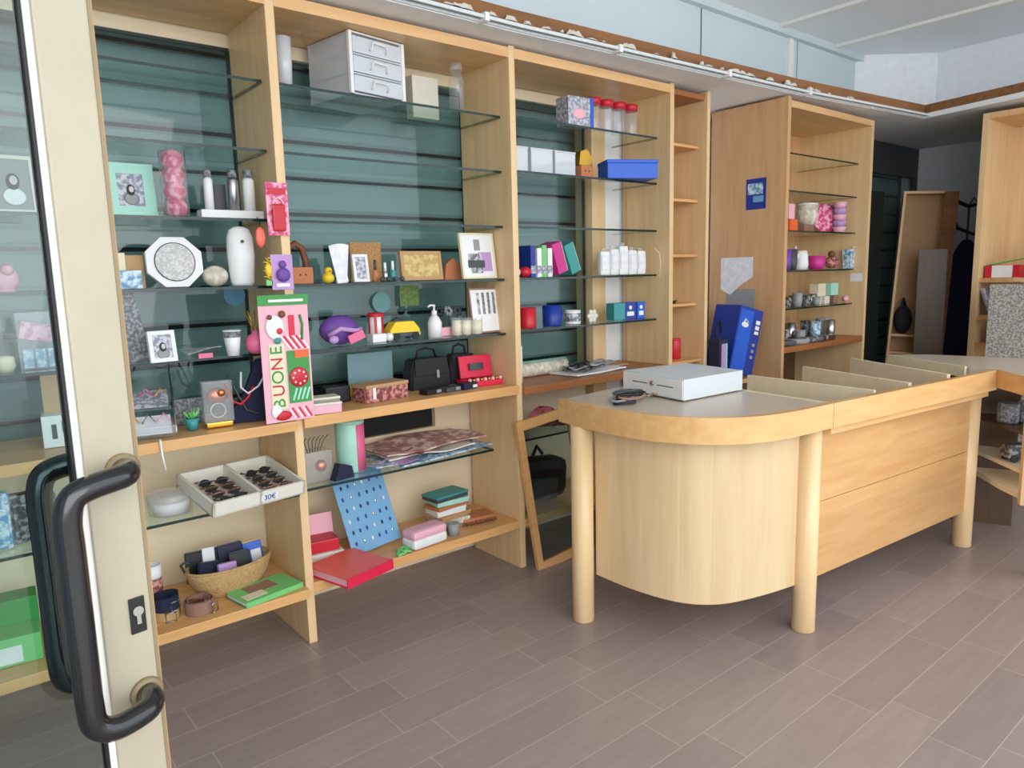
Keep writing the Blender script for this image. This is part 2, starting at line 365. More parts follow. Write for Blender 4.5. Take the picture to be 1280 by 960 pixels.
for d, z0, z1 in ((.012, -.012, .016), (.045, -.006, .008)):
    MB().ribbon(offs(fl_, d), z0, z1, .008).build('track', 'alu', rail)
MB().ribbon(offs(fl_, .030), -.002, .004, .02).build('groove', 'grey', rail)
for x in (-1.1, -.2, .6, 1.45, 2.25, 3.0):
    y = 0 if x < 0 else -.11*x/2.21
    box(x-.012, x+.012, y-.055, y+.0, -.018, .018, bev=.003).build('clip', 'white', rail)
# torn plaster flakes on the edge
pl = MB(); rr = random.Random(3)
for i in range(64):
    x = rr.uniform(-.2, 5.4); y = 2.6 if x < 2.2 else 2.6-.05*(x-2.2)
    w = rr.uniform(.012, .07)*rr.random()**.5+.006; h = rr.uniform(.003, .022)*(2 if i % 17 == 0 else 1)
    n = rr.randint(5, 8); bot = []; top = []
    for k in range(n):
        a = k*2*math.pi/n; q = rr.uniform(.6, 1.1)
        bot.append(pl.bm.verts.new((x+w*q*math.cos(a), y-.026+.016*q*math.sin(a), 2.597))); top.append(pl.bm.verts.new((x+w*.6*q*math.cos(a), y-.026+.010*q*math.sin(a), 2.60+h*rr.uniform(.5, 1))))
    pl.bm.faces.new(top); pl.bm.faces.new(bot[::-1])
    for k in range(n): pl.bm.faces.new((bot[k], bot[(k+1) % n], top[(k+1) % n], top[k]))
pl.build('plaster_rubble', 'broken', label='broken white plaster crumbs along the torn wooden edge above the curtain rail', cat='plaster', kind='stuff')

# ------------------------------------------------------------------ wall shelving
YF, YB = 2.74, 3.14
GZ = (2.255, 2.0, 1.74, 1.485, 1.225)
def side_panel(x0, x1, p, yb=YB, z1=2.56, m_='maple_v', yf=YF):
    return box(x0, x1, yf, yb, 0, z1, bev=.002).build('side_panel', m_, p)
def gshelf(x0, x1, z, p, yf=2.81, yb=3.14):
    m_ = MB(); m_.box(x0, x1, yf, yb, z-.011, z)
    o = m_.build('glass_shelf', ['shelf_glass', 'edge_glass'], p)
    for f in o.data.polygons:
        if f.normal.y < -.9 or abs(f.normal.x) > .9: f.material_index = 1
    return o
def pins(x, z, p, yf=2.84):
    return
bayA = empty('shelving_unit', (0, 0, 0), label='left maple wall shelving bay seen partly through the glass door', cat='shelving unit')
side_panel(-.10, -.065, bayA); side_panel(1.115, 1.150, bayA)
for z in GZ: gshelf(-.06, 1.11, z, bayA)
gshelf(-.06, 1.11, .655, bayA, 2.72)
box(-.065, 1.115, 2.74, 3.14, 2.505, 2.55).build('top_panel', 'maple_h', bayA)
box(-.065, 1.115, 2.70, 3.14, .915, .955, bev=.003).build('wooden_shelf', 'maple_edge', bayA)
box(-.065, 1.115, 2.70, 3.14, .215, .255, bev=.003).build('wooden_shelf', 'maple_edge', bayA)
bayB = empty('shelving_unit', (1.15, 0, 0), label='middle maple wall shelving bay holding the white drawer box on top', cat='shelving unit')
side_panel(2.27-1.15, 2.305-1.15, bayB)
for z in GZ: gshelf(.005, 1.115, z-.008 if z < 1.3 else z, bayB)
gshelf(.005, .98, .655, bayB, 2.76)
box(.0, 1.12, 2.74, 3.14, 2.505, 2.55).build('top_panel', 'maple_h', bayB)
box(.0, 1.12, 2.72, 3.14, .915, .96, bev=.003).build('wooden_shelf', 'maple_edge', bayB)
box(.0, 1.12, 2.74, 3.14, .215, .258, bev=.003).build('wooden_shelf', 'maple_edge', bayB)
box(.37, .45, 3.10, 3.15, .26, .90).build('support_post', 'maple_edge', bayB)
bayC = empty('shelving_unit', (2.305, 0, 0), label='maple wall shelving bay with clear boxes, a blue box and books', cat='shelving unit')
side_panel(3.46-2.305, 3.495-2.305, bayC, 3.07)
for z in GZ: gshelf(.005, 1.10, z+(.008 if z > 1.9 else 0), bayC, 2.79)
gshelf(.005, 1.15, .655, bayC, 2.80)
box(0, 1.155, 2.74, 3.14, 2.505, 2.55).build('top_panel', 'maple_h', bayC)
box(0, 1.155, 2.72, 3.14, .905, .945, bev=.003).build('wooden_shelf', 'brown_wood', bayC)
box(0, 1.155, 2.74, 3.14, .215, .255, bev=.003).build('wooden_shelf', 'maple_edge', bayC)
bayD = empty('shelving_unit', (3.495, 0, 0), label='narrow tall maple shelf column right of the bay with the blue box', cat='shelving unit')
side_panel(.315, .345, bayD, 3.14, 2.56, 'maple_v')
box(0, .315, 3.10, 3.135, 0, 2.5).build('back_panel', 'maple_v', bayD)
for z in (2.25, 1.93, 1.60, 1.30, .95): box(.003, .312, 2.80 if z > 1 else 2.76, 3.10, z-.016, z).build('shelf', 'maple_edge', bayD)
box(0, .315, 2.76, 3.10, 2.51, 2.54).build('top_panel', 'brown_wood', bayD)

# bookcase at the right end of the back wall
bc = empty('bookcase', (4.38, 2.5, 0), label='tall maple bookcase with a blue sticker on its side, full of cups and glassware', cat='bookcase')
box(-.075, -.04, -.0, .56, 0, 2.55, bev=.002).build('side_panel', 'panel_pink', bc)
box(1.05, 1.085, 0, .56, 0, 2.53, bev=.002).build('side_panel', 'maple_v', bc)
box(-.04, 1.05, .53, .555, .97, 2.52).build('back_panel', 'panel_pink', bc)
box(-.04, 1.05, .53, .555, 0, .97).build('back_panel', 'dark_board', bc)
box(-.04, 1.05, .0, .53, 2.49, 2.53).build('top_panel', 'maple_h', bc)
for z in (2.235, 2.0, 1.745, 1.485, 1.235):
    o = box(-.037, .99, .06, .53, z-.010, z).build('glass_shelf', ['shelf_glass', 'edge_glass'], bc)
    for f in o.data.polygons:
        if f.normal.y < -.9 or abs(f.normal.x) > .9: f.material_index = 1
box(-.04, 1.05, -.0, .53, .95, .99, bev=.003).build('wooden_shelf', 'brown_wood', bc)
box(-.04, 1.05, .04, .53, .1, .14).build('wooden_shelf', 'brown_wood', bc)

# bookcase on the right wall
br = empty('bookcase', (5.9, 1.955, 0), label='maple bookcase on the right wall with a red box and a speckled board', cat='bookcase')
box(0, .6, -.04, 0, 0, 2.53, bev=.002).build('side_panel', 'maple_v', br)
box(.57, .595, -1.9, -.04, 0, 2.5).build('back_panel', 'maple_v', br)
box(0, .57, -1.9, -.04, 2.49, 2.53).build('top_panel', 'maple_h', br)
for z in (1.395, 1.13, .93): box(.01, .57, -1.9, -.04, z-.03, z).build('shelf', 'maple_edge', br)
box(0, .57, -1.94, -1.9, 0, 2.53).build('side_panel', 'maple_v', br)

# ------------------------------------------------------------------ counter
def arc(pts, n=10):
    """Catmull-Rom through points"""
    P = [Vector(p) for p in pts]; P = [2*P[0]-P[1]]+P+[2*P[-1]-P[-2]]; out = []
    for i in range(1, len(P)-2):
        for k in range(n):
            t = k/n; a, b_, c, d = P[i-1], P[i], P[i+1], P[i+2]
            out.append(tuple(.5*((2*b_)+(c-a)*t+(2*a-5*b_+4*c-d)*t*t+(3*b_-a-3*c+d)*t**3)))
    return out+[tuple(P[-2])]
ct = empty('shop_counter', (2.9, 1.7, 0), label='long maple shop counter with a rounded end, round legs and an open divided top', cat='counter')
ox, oy = 2.9, 1.7
def loc_(p): return [(x-ox, y-oy) for x, y in p]
outl = arc([(2.10, 2.255), (2.072, 2.05), (2.070, 1.85), (2.105, 1.68), (2.20, 1.53), (2.34, 1.435), (2.52, 1.392), (2.76, 1.370)])
outer = outl+[(4.16, 1.235)]
MB().ribbon(loc_(outl), .868, .968, .03).build('rounded_rim', 'counter_rim', ct)
MB().prism(loc_([(2.763, 1.3697), (4.165, 1.235), (4.168, 1.262), (2.765, 1.397)]), .868, .968).build('front_rail', 'counter_rim', ct)
MB().prism(loc_([(2.79, 1.392), (4.14, 1.262), (4.142, 1.29), (2.79, 1.42)]), .835, .868).build('apron', 'counter_rim', ct)
inner = [(2.13, 2.25)]+[(x, y) for x, y in offs(outl, -.028)[2:-1]]
MB().prism(loc_(inner+[(2.765, 1.395), (2.83, 1.80), (2.88, 2.26), (2.64, 2.31)]), .93, .964).build('laminate_top', 'laminate', ct)
MB().prism(loc_([(2.765, 1.396), (2.775, 1.396), (2.89, 2.26), (2.88, 2.26)]), .93, .967).build('top_edge_strip', 'cream', ct)
cpan = arc([(2.165, 2.10), (2.165, 1.90), (2.205, 1.70), (2.30, 1.58), (2.46, 1.515), (2.66, 1.472), (2.77, 1.462)])
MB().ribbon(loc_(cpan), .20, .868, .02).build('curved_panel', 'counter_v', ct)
for z0, z1 in ((.20, .528), (.531, .868)):
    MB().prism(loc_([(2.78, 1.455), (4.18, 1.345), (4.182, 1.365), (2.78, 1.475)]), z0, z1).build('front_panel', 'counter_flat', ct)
MB().prism(loc_([(2.20, 2.08), (2.25, 1.72), (2.5, 1.54), (2.8, 1.49), (4.15, 1.38), (4.2, 1.95), (2.3, 2.20)]), .22, .24).build('bottom_shelf', 'maple_pale', ct)
for x, y in ((2.112, 2.128), (2.728, 1.448), (4.215, 1.362)):
    MB().lathe([(.043, 0), (.047, .004), (.047, .868)], 32, (x-ox, y-oy, 0)).build('leg', 'post', ct)
for (a, b_) in (((3.24, 2.065), (3.18, 1.47)), ((3.724, 2.034), (3.50, 1.445)), ((4.225, 2.01), (3.90, 1.42))):
    v = Vector(b_)-Vector(a); nrm = Vector((-v.y, v.x)).normalized()*.018
    q = [a, b_, (b_[0]+nrm.x, b_[1]+nrm.y), (a[0]+nrm.x, a[1]+nrm.y)]
    e = Vector(b_)+v.normalized()*.068; q2_ = [b_, (e.x, e.y), (e.x+nrm.x, e.y+nrm.y), (b_[0]+nrm.x, b_[1]+nrm.y)]
    MB().prism(loc_(q), .55, .966).prism(loc_(q2_), .872, .966).build('divider', 'maple_pale', ct)
MB().prism(loc_([(2.90, 2.03), (4.20, 1.99), (4.20, 1.40), (2.9, 1.49)]), .53, .55).build('inner_shelf', 'brown_wood', ct)

c2 = empty('shop_counter', (4.5, 1.3, 0), label='second counter with a grey top joining the far end of the long counter', cat='counter')
def l2(p): return [(x-4.5, y-1.3) for x, y in p]
q2 = [(4.53, 1.905), (4.19, 1.37), (4.175, 1.235), (4.005, 1.06), (3.80, .75), (4.4, .25), (5.1, .5), (4.76, 1.30), (4.66, 1.75)]
MB().prism(l2(q2), .93, .968).build('grey_top', 'laminate', c2)
MB().ribbon(l2([(4.172, 1.224), (3.992, 1.052), (3.79, .742)]), .88, .970, -.02).build('edge_rail', 'counter_rim', c2)
MB().ribbon(l2([(4.525, 1.915), (4.196, 1.385)]), .915, .970, -.014).build('edge_strip', 'cream', c2)
MB().prism(l2([(4.01, 1.03), (3.985, 1.01), (3.82, .76), (3.85, .74)]), .34, .93).build('side_panel', 'white_mel', c2)
MB().prism(l2([(4.04, 1.075), (4.01, 1.055), (4.02, 1.035), (4.05, 1.055)]), .34, .93).build('support_post', 'maple_v', c2)
MB().prism(l2([(4.04, 1.02), (4.00, 1.00), (3.97, .94), (4.03, .94)]), .0, .34).build('leg', 'post', c2)
MB().prism(l2(arc([(4.47, 1.43), (4.36, 1.33), (4.19, 1.18), (4.06, 1.03)], 6)+[(4.3, .7), (4.7, .8)]), .345, .375).build('lower_shelf', 'maple_pale', c2)
MB().prism(l2([(4.5, 1.5), (4.37, 1.35), (4.08, 1.06), (4.3, .7), (4.7, .8)]), .47, .49).build('lower_shelf', 'maple_pale', c2)
MB().prism(l2([(4.5, 1.5), (4.36, 1.33), (4.09, 1.06), (4.3, .7), (4.7, .8)]), .66, .675).build('lower_shelf', 'dark_board', c2)
MB().prism(l2([(4.75, 1.3), (4.62, 1.62), (4.60, 1.60), (4.73, 1.28)]), .0, .93).build('back_panel', 'dark_board', c2)

# ------------------------------------------------------------------ glass door at the left
a9 = R(9); DP = at(165, 700, 1.15)
door = empty('door_1', (DP.x-math.sin(a9)*.022, DP.y+math.cos(a9)*.022, 0), rz=a9, kind=S)
# local x along the door, y away from the camera
box(-.048, .019, -.022, .022, .02, 2.3, bev=.003).build('stile', 'frame_cream', door)
box(-.056, -.048, -.014, .014, .12, 2.2).build('glazing_bead', 'frame_white', door)
box(-.060, -.056, -.010, .010, .12, 2.2).build('gasket', 'black', door)
MB().box(.0195, .0245, -.019, .018, .02, 2.3).build('edge_profile', 'frame_olive', door)
MB().box(.0245, .0285, -.012, .008, .02, 2.3).build('brush_seal', 'tan', door)
box(-.86, -.048, -.022, .022, .02, .12).build('bottom_rail', 'frame_cream', door)
box(-.86, -.048, -.022, .022, 2.2, 2.3).build('top_rail', 'frame_cream', door)
box(-.92, -.86, -.022, .022, .02, 2.3).build('hinge_stile', 'frame_cream', door)
box(-.86, -.060, -.003, .003, .12, 2.2).build('pane', 'pane', door)
def bow(y0, sgn, gx):
    top, bot = 1.236, .887
    P = [(0, y0, top), (-.004, y0+sgn*.03, top+.002), (-.02, y0+sgn*.05, top+.002), (gx+.03, y0+sgn*.06, top-.002), (gx+.008, y0+sgn*.061, top-.012), (gx, y0+sgn*.061, top-.04),
         (gx, y0+sgn*.061, 1.15), (gx, y0+sgn*.061, 1.0), (gx, y0+sgn*.061, bot+.05), (gx+.005, y0+sgn*.061, bot+.016), (gx+.03, y0+sgn*.06, bot+.0), (-.02, y0+sgn*.05, bot+.0), (-.004, y0+sgn*.03, bot+.002), (0, y0, bot)]
    P = [Vector(p) for p in P]; Q = [2*P[0]-P[1]]+P+[2*P[-1]-P[-2]]; out = []
    for i in range(1, len(Q)-2):
        for k in range(5):
            t = k/5; a, b_, c, d = Q[i-1:i+3]; out.append(.5*((2*b_)+(c-a)*t+(2*a-5*b_+4*c-d)*t*t+(3*b_-a-3*c+d)*t**3))
    return out+[P[-1]]
for y0, sg, gx in ((-.022, -1, -.094), (.022, 1, -.080)):
    h = MB(); h.tube(bow(y0, sg, gx), .0175, 16); ho = h.build('door_handle', 'black_plastic', door)
    for z in (1.236, .887):
        MB().lathe([(.024, 0), (.024, .006), (.020, .010)], 24, (0, y0, z), RX(90 if sg < 0 else -90)).build('rosette', 'frame_olive', ho)
lk = box(-.012, .010, -.0255, -.022, .985, 1.040, bev=.001).build('lock', 'black', door)
MB().lathe([(.0075, 0), (.0075, .004)], 20, (-.001, -.0252, 1.02), RX(90)).box(-.004, .002, -.029, -.0252, 1.0, 1.02).build('cylinder', 'steel', lk)
# ------------------------------------------------------------------ goods on the shelves
def it(xl, xr, yt, z, Y):              # centre x, width, height of something standing at depth Y on height z
    ym = (yt+360)/2
    for _ in range(3):
        a, b_ = at(xl, ym, Y), at(xr, ym, Y)
        # pixel row of the middle of the object
        ym = 480-(((Vector((a.x, Y, (z+at((xl+xr)/2, yt, Y).z)/2))-CP).dot(cu))/((Vector((a.x, Y, z))-CP).dot(cf)))*FPX
    t = at((xl+xr)/2, yt, Y)
    return (a.x+b_.x)/2, b_.x-a.x, max(.01, t.z-z)
def thing(name, x, y, z, rz, label, cat, group=None, rx=0, ry=0): return empty(name, (x, y, z), R(rz), label, cat, group, None, R(rx), R(ry))
def one(mb, name, m, x, y, z, rz, label, cat, group=None, rx=0, ry=0, kind=None):
    return mb.build(name, m, None, label, cat, group, kind, (x, y, z), (R(rx), R(ry), R(rz)))
A_, B_, C_, D_, E_ = [z+.0012 for z in GZ]; W_ = .957; L_ = .6565; F_ = .2565; F2 = .2595
def picture_frame(name, spec, z, Y, fm_, pm, label, rz=0, bord=.02, lean=8, mat_=None, dep=.015, cat='picture frame'):
    x, w, h = it(*spec, z, Y); t = thing(name, x, Y, z+.0025, rz, label, cat, rx=-lean)
    f = MB()
    for a in ((-w/2, -w/2+bord, 0, h), (w/2-bord, w/2, 0, h), (-w/2+bord, w/2-bord, 0, bord), (-w/2+bord, w/2-bord, h-bord, h)):
        f.box(a[0], a[1], 0, dep, a[2], a[3])
    f.build('frame', fm_, t)
    box(-w/2+bord, w/2-bord, .003, dep, bord, h-bord).build('picture', pm, t)
    box(-.02, .02, dep, dep+.003, 0, h*.7, rot=RX(0)).build('stand', 'dgrey', t)
    return t, w, h
def small_box(name, spec, z, Y, m, label, d=.08, rz=0, cat='box', group=None, bev=.002):
    x, w, h = it(*spec, z, Y); return one(box(-w/2, w/2, 0, d, 0, h, bev=bev), name, m, x, Y, z, rz, label, cat, group), w, h

def portrait(t, w, h, z0, veil=False):
    bust = MB().lathe([(w*.36, 0), (w*.30, .0012)], 24, (0, .0022, z0+h*.10), RX(90), sy=.9); bust.build('portrait_shoulders', 'white' if veil else 'grey', t)
    MB().lathe([(w*.20, 0), (w*.20, .0012)], 24, (0, .0012, z0+h*.42), RX(90), sy=1.45).build('portrait_hair', 'black', t)
    MB().lathe([(w*.12, 0), (w*.12, .0012)], 24, (.002, .0004, z0+h*.45), RX(90), sy=1.35).build('portrait_face', 'skin', t)
# ---- bay seen through the door and beside it
t, w, h = picture_frame('photo_frame', (-12, 45, 193), C_, 2.92, 'offwhite', 'grey', 'silver photo frame with a grey wedding picture seen through the door glass', bord=.012)
portrait(t, w*.75, h*.8, .04, True)
x, w, h = it(-8, 17, 328, D_, 2.9)
one(MB().ball((0, 0, h*.45), h*.45, (1, .6, 1)).ball((.01, -.02, h*.75), h*.2).cyl(0, 0, 0, .012, h*.3), 'ornament', 'lpink', x, 2.9, D_, 0, 'pale pink shell ornament at the left edge behind the door glass', 'ornament')
x, w, h = it(22, 76, 390, E_, 2.9); t = thing('gift_pack', x, 2.9, E_, 0, 'clear pack with pink and blue trays seen through the door glass', 'gift pack')
box(-w/2, w/2, 0, .1, 0, h).build('wrapper', 'film', t); box(-w/2+.01, w/2-.01, .01, .09, h*.5, h*.8, rot=RY(12)).build('pink_tray', 'rose', t)
for i in range(3): box(-w/2+.012+i*.036, -w/2+.04+i*.036, .01, .04, .005, h*.35).build('tube', 'mixblue', t)
x, w, h = it(-5, 18, 445, E_, 2.88)
one(MB().lathe([(.02, 0), (.03, .02), (.026, .05), (.012, .055)], 16), 'small_pot', 'cream', x, 2.88, E_, 0, 'small cream pot beside the clear gift pack behind the door', 'pot')
x, w, h = it(50, 100, 470, W_, 2.86); t = thing('display_box', x, 2.86, W_, -8, 'white box with an olive card on top leaning behind the door glass', 'box')
box(-w/2, w/2, 0, .12, 0, h*.45, bev=.003).build('carton', 'white', t); box(-w/2+.01, w/2-.02, .06, .07, h*.45, h).build('card', 'tan', t)
box(-.03, -.015, -.002, 0, .03, .08).build('mark', 'dgrey', t); box(0, .03, -.002, 0, .05, .09).build('mark', 'grey', t)
for i, (xx, m_, lb) in enumerate(((.13, 'mixblue', 'blue and white'), (.20, 'clutter', 'grey'), (.27, 'glitter', 'silvery'))):
    m = MB().sheet(.10, .12, .03, 20+i, 10, 10)
    one(MB().box(-.035, .035, 0, .05, 0, .19-.02*i, bev=.012).box(-.028, .028, -.01, .01, .02, .14, bev=.008), 'wrapped_bag', 'film' if i == 5 else m_, xx, 2.80+.02*i, L_, 10*i-8, f'{lb} plastic wrapped bag on the low glass shelf behind the door', 'bag')
x, w, h = it(0, 52, 760, F_, 2.80); t = thing('storage_box', x, 2.80, F_, -5, 'green folding box with a paler lid on the bottom shelf behind the door', 'box')
box(-w/2-.03, w/2, 0, .22, 0, h*.5, bev=.003).build('body', 'lgreen', t); box(-w/2-.03, w/2, .12, .22, h*.5, h*.95, bev=.003).build('lid', 'green', t)
box(-w/2-.02, -.0, -.002, 0, .01, h*.35).build('sticker', 'white', t)
for i in range(3):
    one(MB().lathe([(.03, 0), (.034, .01), (.034, .035), (.03, .04)], 20), 'tin', 'white', .335, 2.86, F_+.041*i, 0, ['lowest', 'middle', 'topmost'][i]+' small white tin of the stack behind the door glass', 'tin', 'white tins stacked behind the door')

t, w, h = picture_frame('photo_frame', (133, 195, 203), C_, 2.92, 'mint', 'photo2', 'pale green photo frame with a family picture left of the rose tube', bord=.038)
portrait(t, w*.42, h*.5, .055)
x, w, h = it(201, 234, 190, C_, 2.87); h *= .985; t = thing('rose_tube', x, 2.87, C_+.004, 0, 'clear tube filled with pink fabric roses', 'gift tube')
MB().lathe([(w/2, 0), (w/2, h)], 24).build('tube', 'film', t)
for i in range(4): MB().ball((0, 0, h*(.13+.245*i)), w*.42, (1, 1, 1.0)).build('rose', 'rose', t)
x, w, h = it(252, 330, 260, C_, 2.86); one(box(-w/2, w/2, 0, .06, 0, h*.8, bev=.003), 'display_stand', 'white', x, 2.86, C_, 0, 'long white stand carrying the candle bottles on the third glass shelf', 'stand')
for i, (a, b_) in enumerate(((256, 270), (286, 302), (305, 322))):
    x, w2, h2 = it(a, b_, 213, C_, 2.87); t = thing('perfume_bottle', x, 2.89, C_+h*.8, 0, ['left', 'middle', 'right'][i]+' slim silvery bottle on the long white stand', 'bottle', 'slim bottles on the white stand')
    MB().lathe([(w2*.42, 0), (w2*.42, h2*.62), (w2*.3, h2*.68)], 20).build('body', 'white' if i != 1 else 'silver', t); MB().lathe([(w2*.34, h2*.68), (w2*.34, h2*.83)], 20).build('cap', 'glitter', t)
x, w, h = it(273, 285, 225, C_, 2.9); one(box(-.022, .022, 0, .01, 0, .10), 'black_card', 'dgrey', x, 2.93, C_+.034, 0, 'dark card standing between the slim bottles on the white stand', 'card')

for i, (a, b_, yt, m_, lb) in enumerate(((145, 158, 316, 'cream', 'tall cream'), (158, 181, 319, 'tan', 'short beige'))):
    small_box('gift_box', (a, b_, yt), D_, 2.92, m_, lb+' little box left of the octagonal clock', .06)
small_box('gift_box', (150, 178, 338), D_, 2.88, 'mixblue', 'small blue patterned box in front of the cream boxes by the clock', .04)
x, w, h = it(183, 253, 297, D_, 2.88); t = thing('octagonal_clock', x, 2.87, D_+.003, 0, 'white octagonal clock plate with an engraved round face', 'clock', rx=-6)
o8 = [(w/2/.924*math.cos(R(22.5+45*i)), h/2/.924*math.sin(R(22.5+45*i))+h/2) for i in range(8)]
MB().prism(o8, 0, .022, mtx=Matrix(((1, 0, 0, 0), (0, 0, 1, 0), (0, 1, 0, 0), (0, 0, 0, 1)))).build('plate', 'white', t)
MB().lathe([(w*.35, 0), (w*.35, .004)], 40, (0, -.001, h/2), RX(90)).build('face', 'clock_face', t)
MB().tube([(w*.36*math.cos(R(a)), -.004, h/2+w*.36*math.sin(R(a))) for a in range(0, 360, 12)], .0018, 6, True).build('ring', 'dgrey', t)
x, w, h = it(254, 284, 331, D_, 2.88); one(MB().ball((0, 0, h*.48), h*.5, (1.15, 1, .96)).ball((-.01, -.01, h*.7), h*.25), 'stone_ornament', 'stone', x, 2.88, D_, 0, 'rough cream stone ball between the octagonal clock and the air freshener', 'ornament')
x, w, h = it(284, 318, 283, D_, 2.86); t = thing('air_freshener', x, 2.86, D_, 0, 'tall rounded white air freshener dispenser', 'air freshener')
MB().lathe([(.7, 0), (.86, .06), (1, .5), (.95, .8), (.75, .94), (.4, .99), (.02, 1)], 28, sx=w/2, sy=w/2*.7).build('body', 'white', t)
for v in t.children[0].data.vertices: v.co.z *= h
MB().lathe([(.006, 0), (.006, .004)], 16, (-.004, -w/2*.7-.001, h*.74), RX(90)).build('nozzle', 'dgrey', t)
x, w, h = it(150, 183, 366, E_, 2.88)
one(MB().prism([(-w*.48, 0), (w*.55, 0), (w*.1, h), (-w*.42, h)], 0, .05, mtx=Matrix(((1, 0, 0, 0), (0, 0, 1, 0), (0, 1, 0, 0), (0, 0, 0, 1)))).box(-w*.5, w*.56, -.006, .056, 0, .03), 'lamp_base', ['glitter'], x, 2.86, E_, 0, 'grey glittering tapered column behind the small photo frame', 'ornament')
t, w, h = picture_frame('photo_frame', (187, 222, 414), E_, 2.74, 'white', 'photo2', 'small white photo frame with a dark haired portrait on the fifth glass shelf', rz=6, bord=.014)
portrait(t, w*.62, h*.66, .022)
x, w, h = it(230, 275, 418, E_, 2.78); t = thing('plastic_pouch', x, 2.80, E_, 0, 'crumpled clear pouch with a pink label between the small frame and the pot', 'pouch')
MB().sheet(.12, .10, .05, 5, 14, 12).build('pouch', 'film', t); box(-.025, .025, -.055, -.05, .003, .02).build('label', 'pink', t)
x, w, h = it(281, 305, 413, E_, 2.76); t = thing('flower_pot', x, 2.78, E_, 0, 'small white pot with printed rim left of the pink diffuser', 'pot')
MB().lathe([(w*.3, 0), (w*.48, h), (w*.43, h), (w*.27, .006)], 24).build('pot', 'white', t); MB().lathe([(w*.43, h*.72), (w*.485, h*.96)], 24, cap=False).build('printed_band', 'glitter', t)
x, w, h = it(308, 338, 420, E_, 2.76); t = thing('reed_diffuser', x, 2.78, E_, 0, 'round pink glass diffuser with gold twigs next to the left divider', 'diffuser')
MB().lathe([(.02, 0), (.038, .015), (.043, .04), (.036, .065), (.014, .078), (.014, .09)], 24).build('bottle', 'pink', t)
for i in range(5):
    a = i*1.26; MB().tube([(0, 0, .06), (.015*math.cos(a), .015*math.sin(a), .11), (.04*math.cos(a), .03*math.sin(a), .165)], .0022, 6).build('twig', 'gold', t)
# hanging from the shelf edge and the divider front
def hang(name, spec, Y, parts, label, cat, dep=.02):
    xl, xr, yt, yb = spec; p = at((xl+xr)/2, yb, Y); q = at((xl+xr)/2, yt, Y); a = at(xl, (yt+yb)/2, Y); b_ = at(xr, (yt+yb)/2, Y)
    return thing(name, p.x, Y, p.z, 0, label, cat), b_.x-a.x, q.z-p.z
HY = 2.715
t, w, h = hang('blister_pack', (338, 365, 228, 294), HY, 0, 'red and pink blister pack hanging on the divider above the purple one', 'pack')
box(-w/2, w/2, .016, .019, 0, h).build('card', 'rose', t); box(-w*.3, w*.3, .002, .016, h*.08, h*.6, bev=.008).build('blister', 'red', t); MB().tube([(-w*.3, .01, h*.5), (-w*.2, .01, h*.66), (0, .01, h*.72), (w*.2, .01, h*.66), (w*.3, .01, h*.5)], .004, 8).build('arch', 'lpink', t); box(-w*.4, w*.4, .013, .016, h*.78, h*.9).build('title_band', 'red', t)
t, w, h = hang('blister_pack', (343, 370, 318, 362), HY, 0, 'purple toy blister pack hanging on the divider over the green header card', 'pack')
box(-w/2, w/2, .016, .019, 0, h).build('card', 'lilac', t); MB().ball((0, .006, h*.42), w*.32, (1, .5, 1)).ball((0, .008, h*.72), w*.17, (1, .5, 1)).build('toy', 'purple', t); box(-w*.3, w*.3, .012, .016, h*.08, h*.18).build('label', 'white', t)
t, w, h = hang('key_fob', (320, 333, 279, 310), 2.74, 0, 'coral oval charm hanging under the glass shelf left of the divider', 'charm')
MB().lathe([(.1, 0), (.8, .2), (1, .5), (.8, .85), (.2, 1)], 16, sx=w*.5, sy=.008).build('charm', 'coral', t)
for v in t.children[0].data.vertices: v.co.z *= h*.85
MB().tube([(0, 0, h*.8), (.003, 0, h*1.0), (0, .02, h*1.25)], .0015, 6).build('cord', 'black', t)
t, w, h = hang('plastic_toy', (331, 343, 318, 357), 2.735, 0, 'yellow spiky toy hanging beside the purple pack', 'toy')
m = MB(); m.ball((0, 0, h*.5), .013, (1, .7, 2.0))
for i in range(22):
    a = i*2.4; z = h*(.12+.76*i/21); m.tube([(0, 0, z), (.021*math.cos(a), .014*math.sin(a), z+.004)], .003, 5, taper=[1, .3])
m.build('spiky_body', 'yellow', t); box(-.012, .012, -.004, .004, h*.0, h*.16).build('foot', 'lgreen', t); MB().tube([(0, 0, h*.9), (0, .004, h*1.2)], .001, 5).build('thread', 'red', t)
# Christmas decoration pack
t, w, h = hang('christmas_decoration', (334, 395, 368, 526), 2.70, 0, 'large clear pack of christmas stickers with a green header hanging on the left divider', 'christmas decoration')
box(-w/2, w/2, .004, .007, 0, h*.92).build('backing_sheet', 'lpink', t); box(-w/2-.003, w/2+.003, -.002, .009, h*.92, h, bev=.001).build('header_card', 'green', t)
box(-w*.3, w*.4, -.003, -.002, h*.945, h*.965).build('header_line', 'white', t)
box(-w*.36, -w*.04, .001, .004, h*.10, h*.62, bev=.001).build('letter_panel', 'cream', t)
for i, (ch, cc) in enumerate(zip('BUONE', ('green', 'red', 'green', 'red', 'green'))):
    text('letter', ch, w*.34, cc, t, (-w*.2, -.0005, h*(.15+.105*i)), (R(90), R(-90), 0), .0008)
m = MB(); m.ball((-w*.20, 0, h*.75), w*.19, (1, .22, 1.25)); m.build('snowman', 'white', t)
MB().ball((-w*.30, -.004, h*.83), w*.05, (1, .5, 1)).build('ear', 'brown', t); MB().ball((-w*.05, -.004, h*.85), w*.07, (1, .5, 1)).build('ear', 'brown', t)
MB().ball((-w*.13, -.010, h*.72), w*.06, (1, .4, 1)).build('heart', 'crimson', t); MB().ball((-w*.17, -.004, h*.645), w*.07, (1, .5, .9)).build('bauble', 'teal', t)
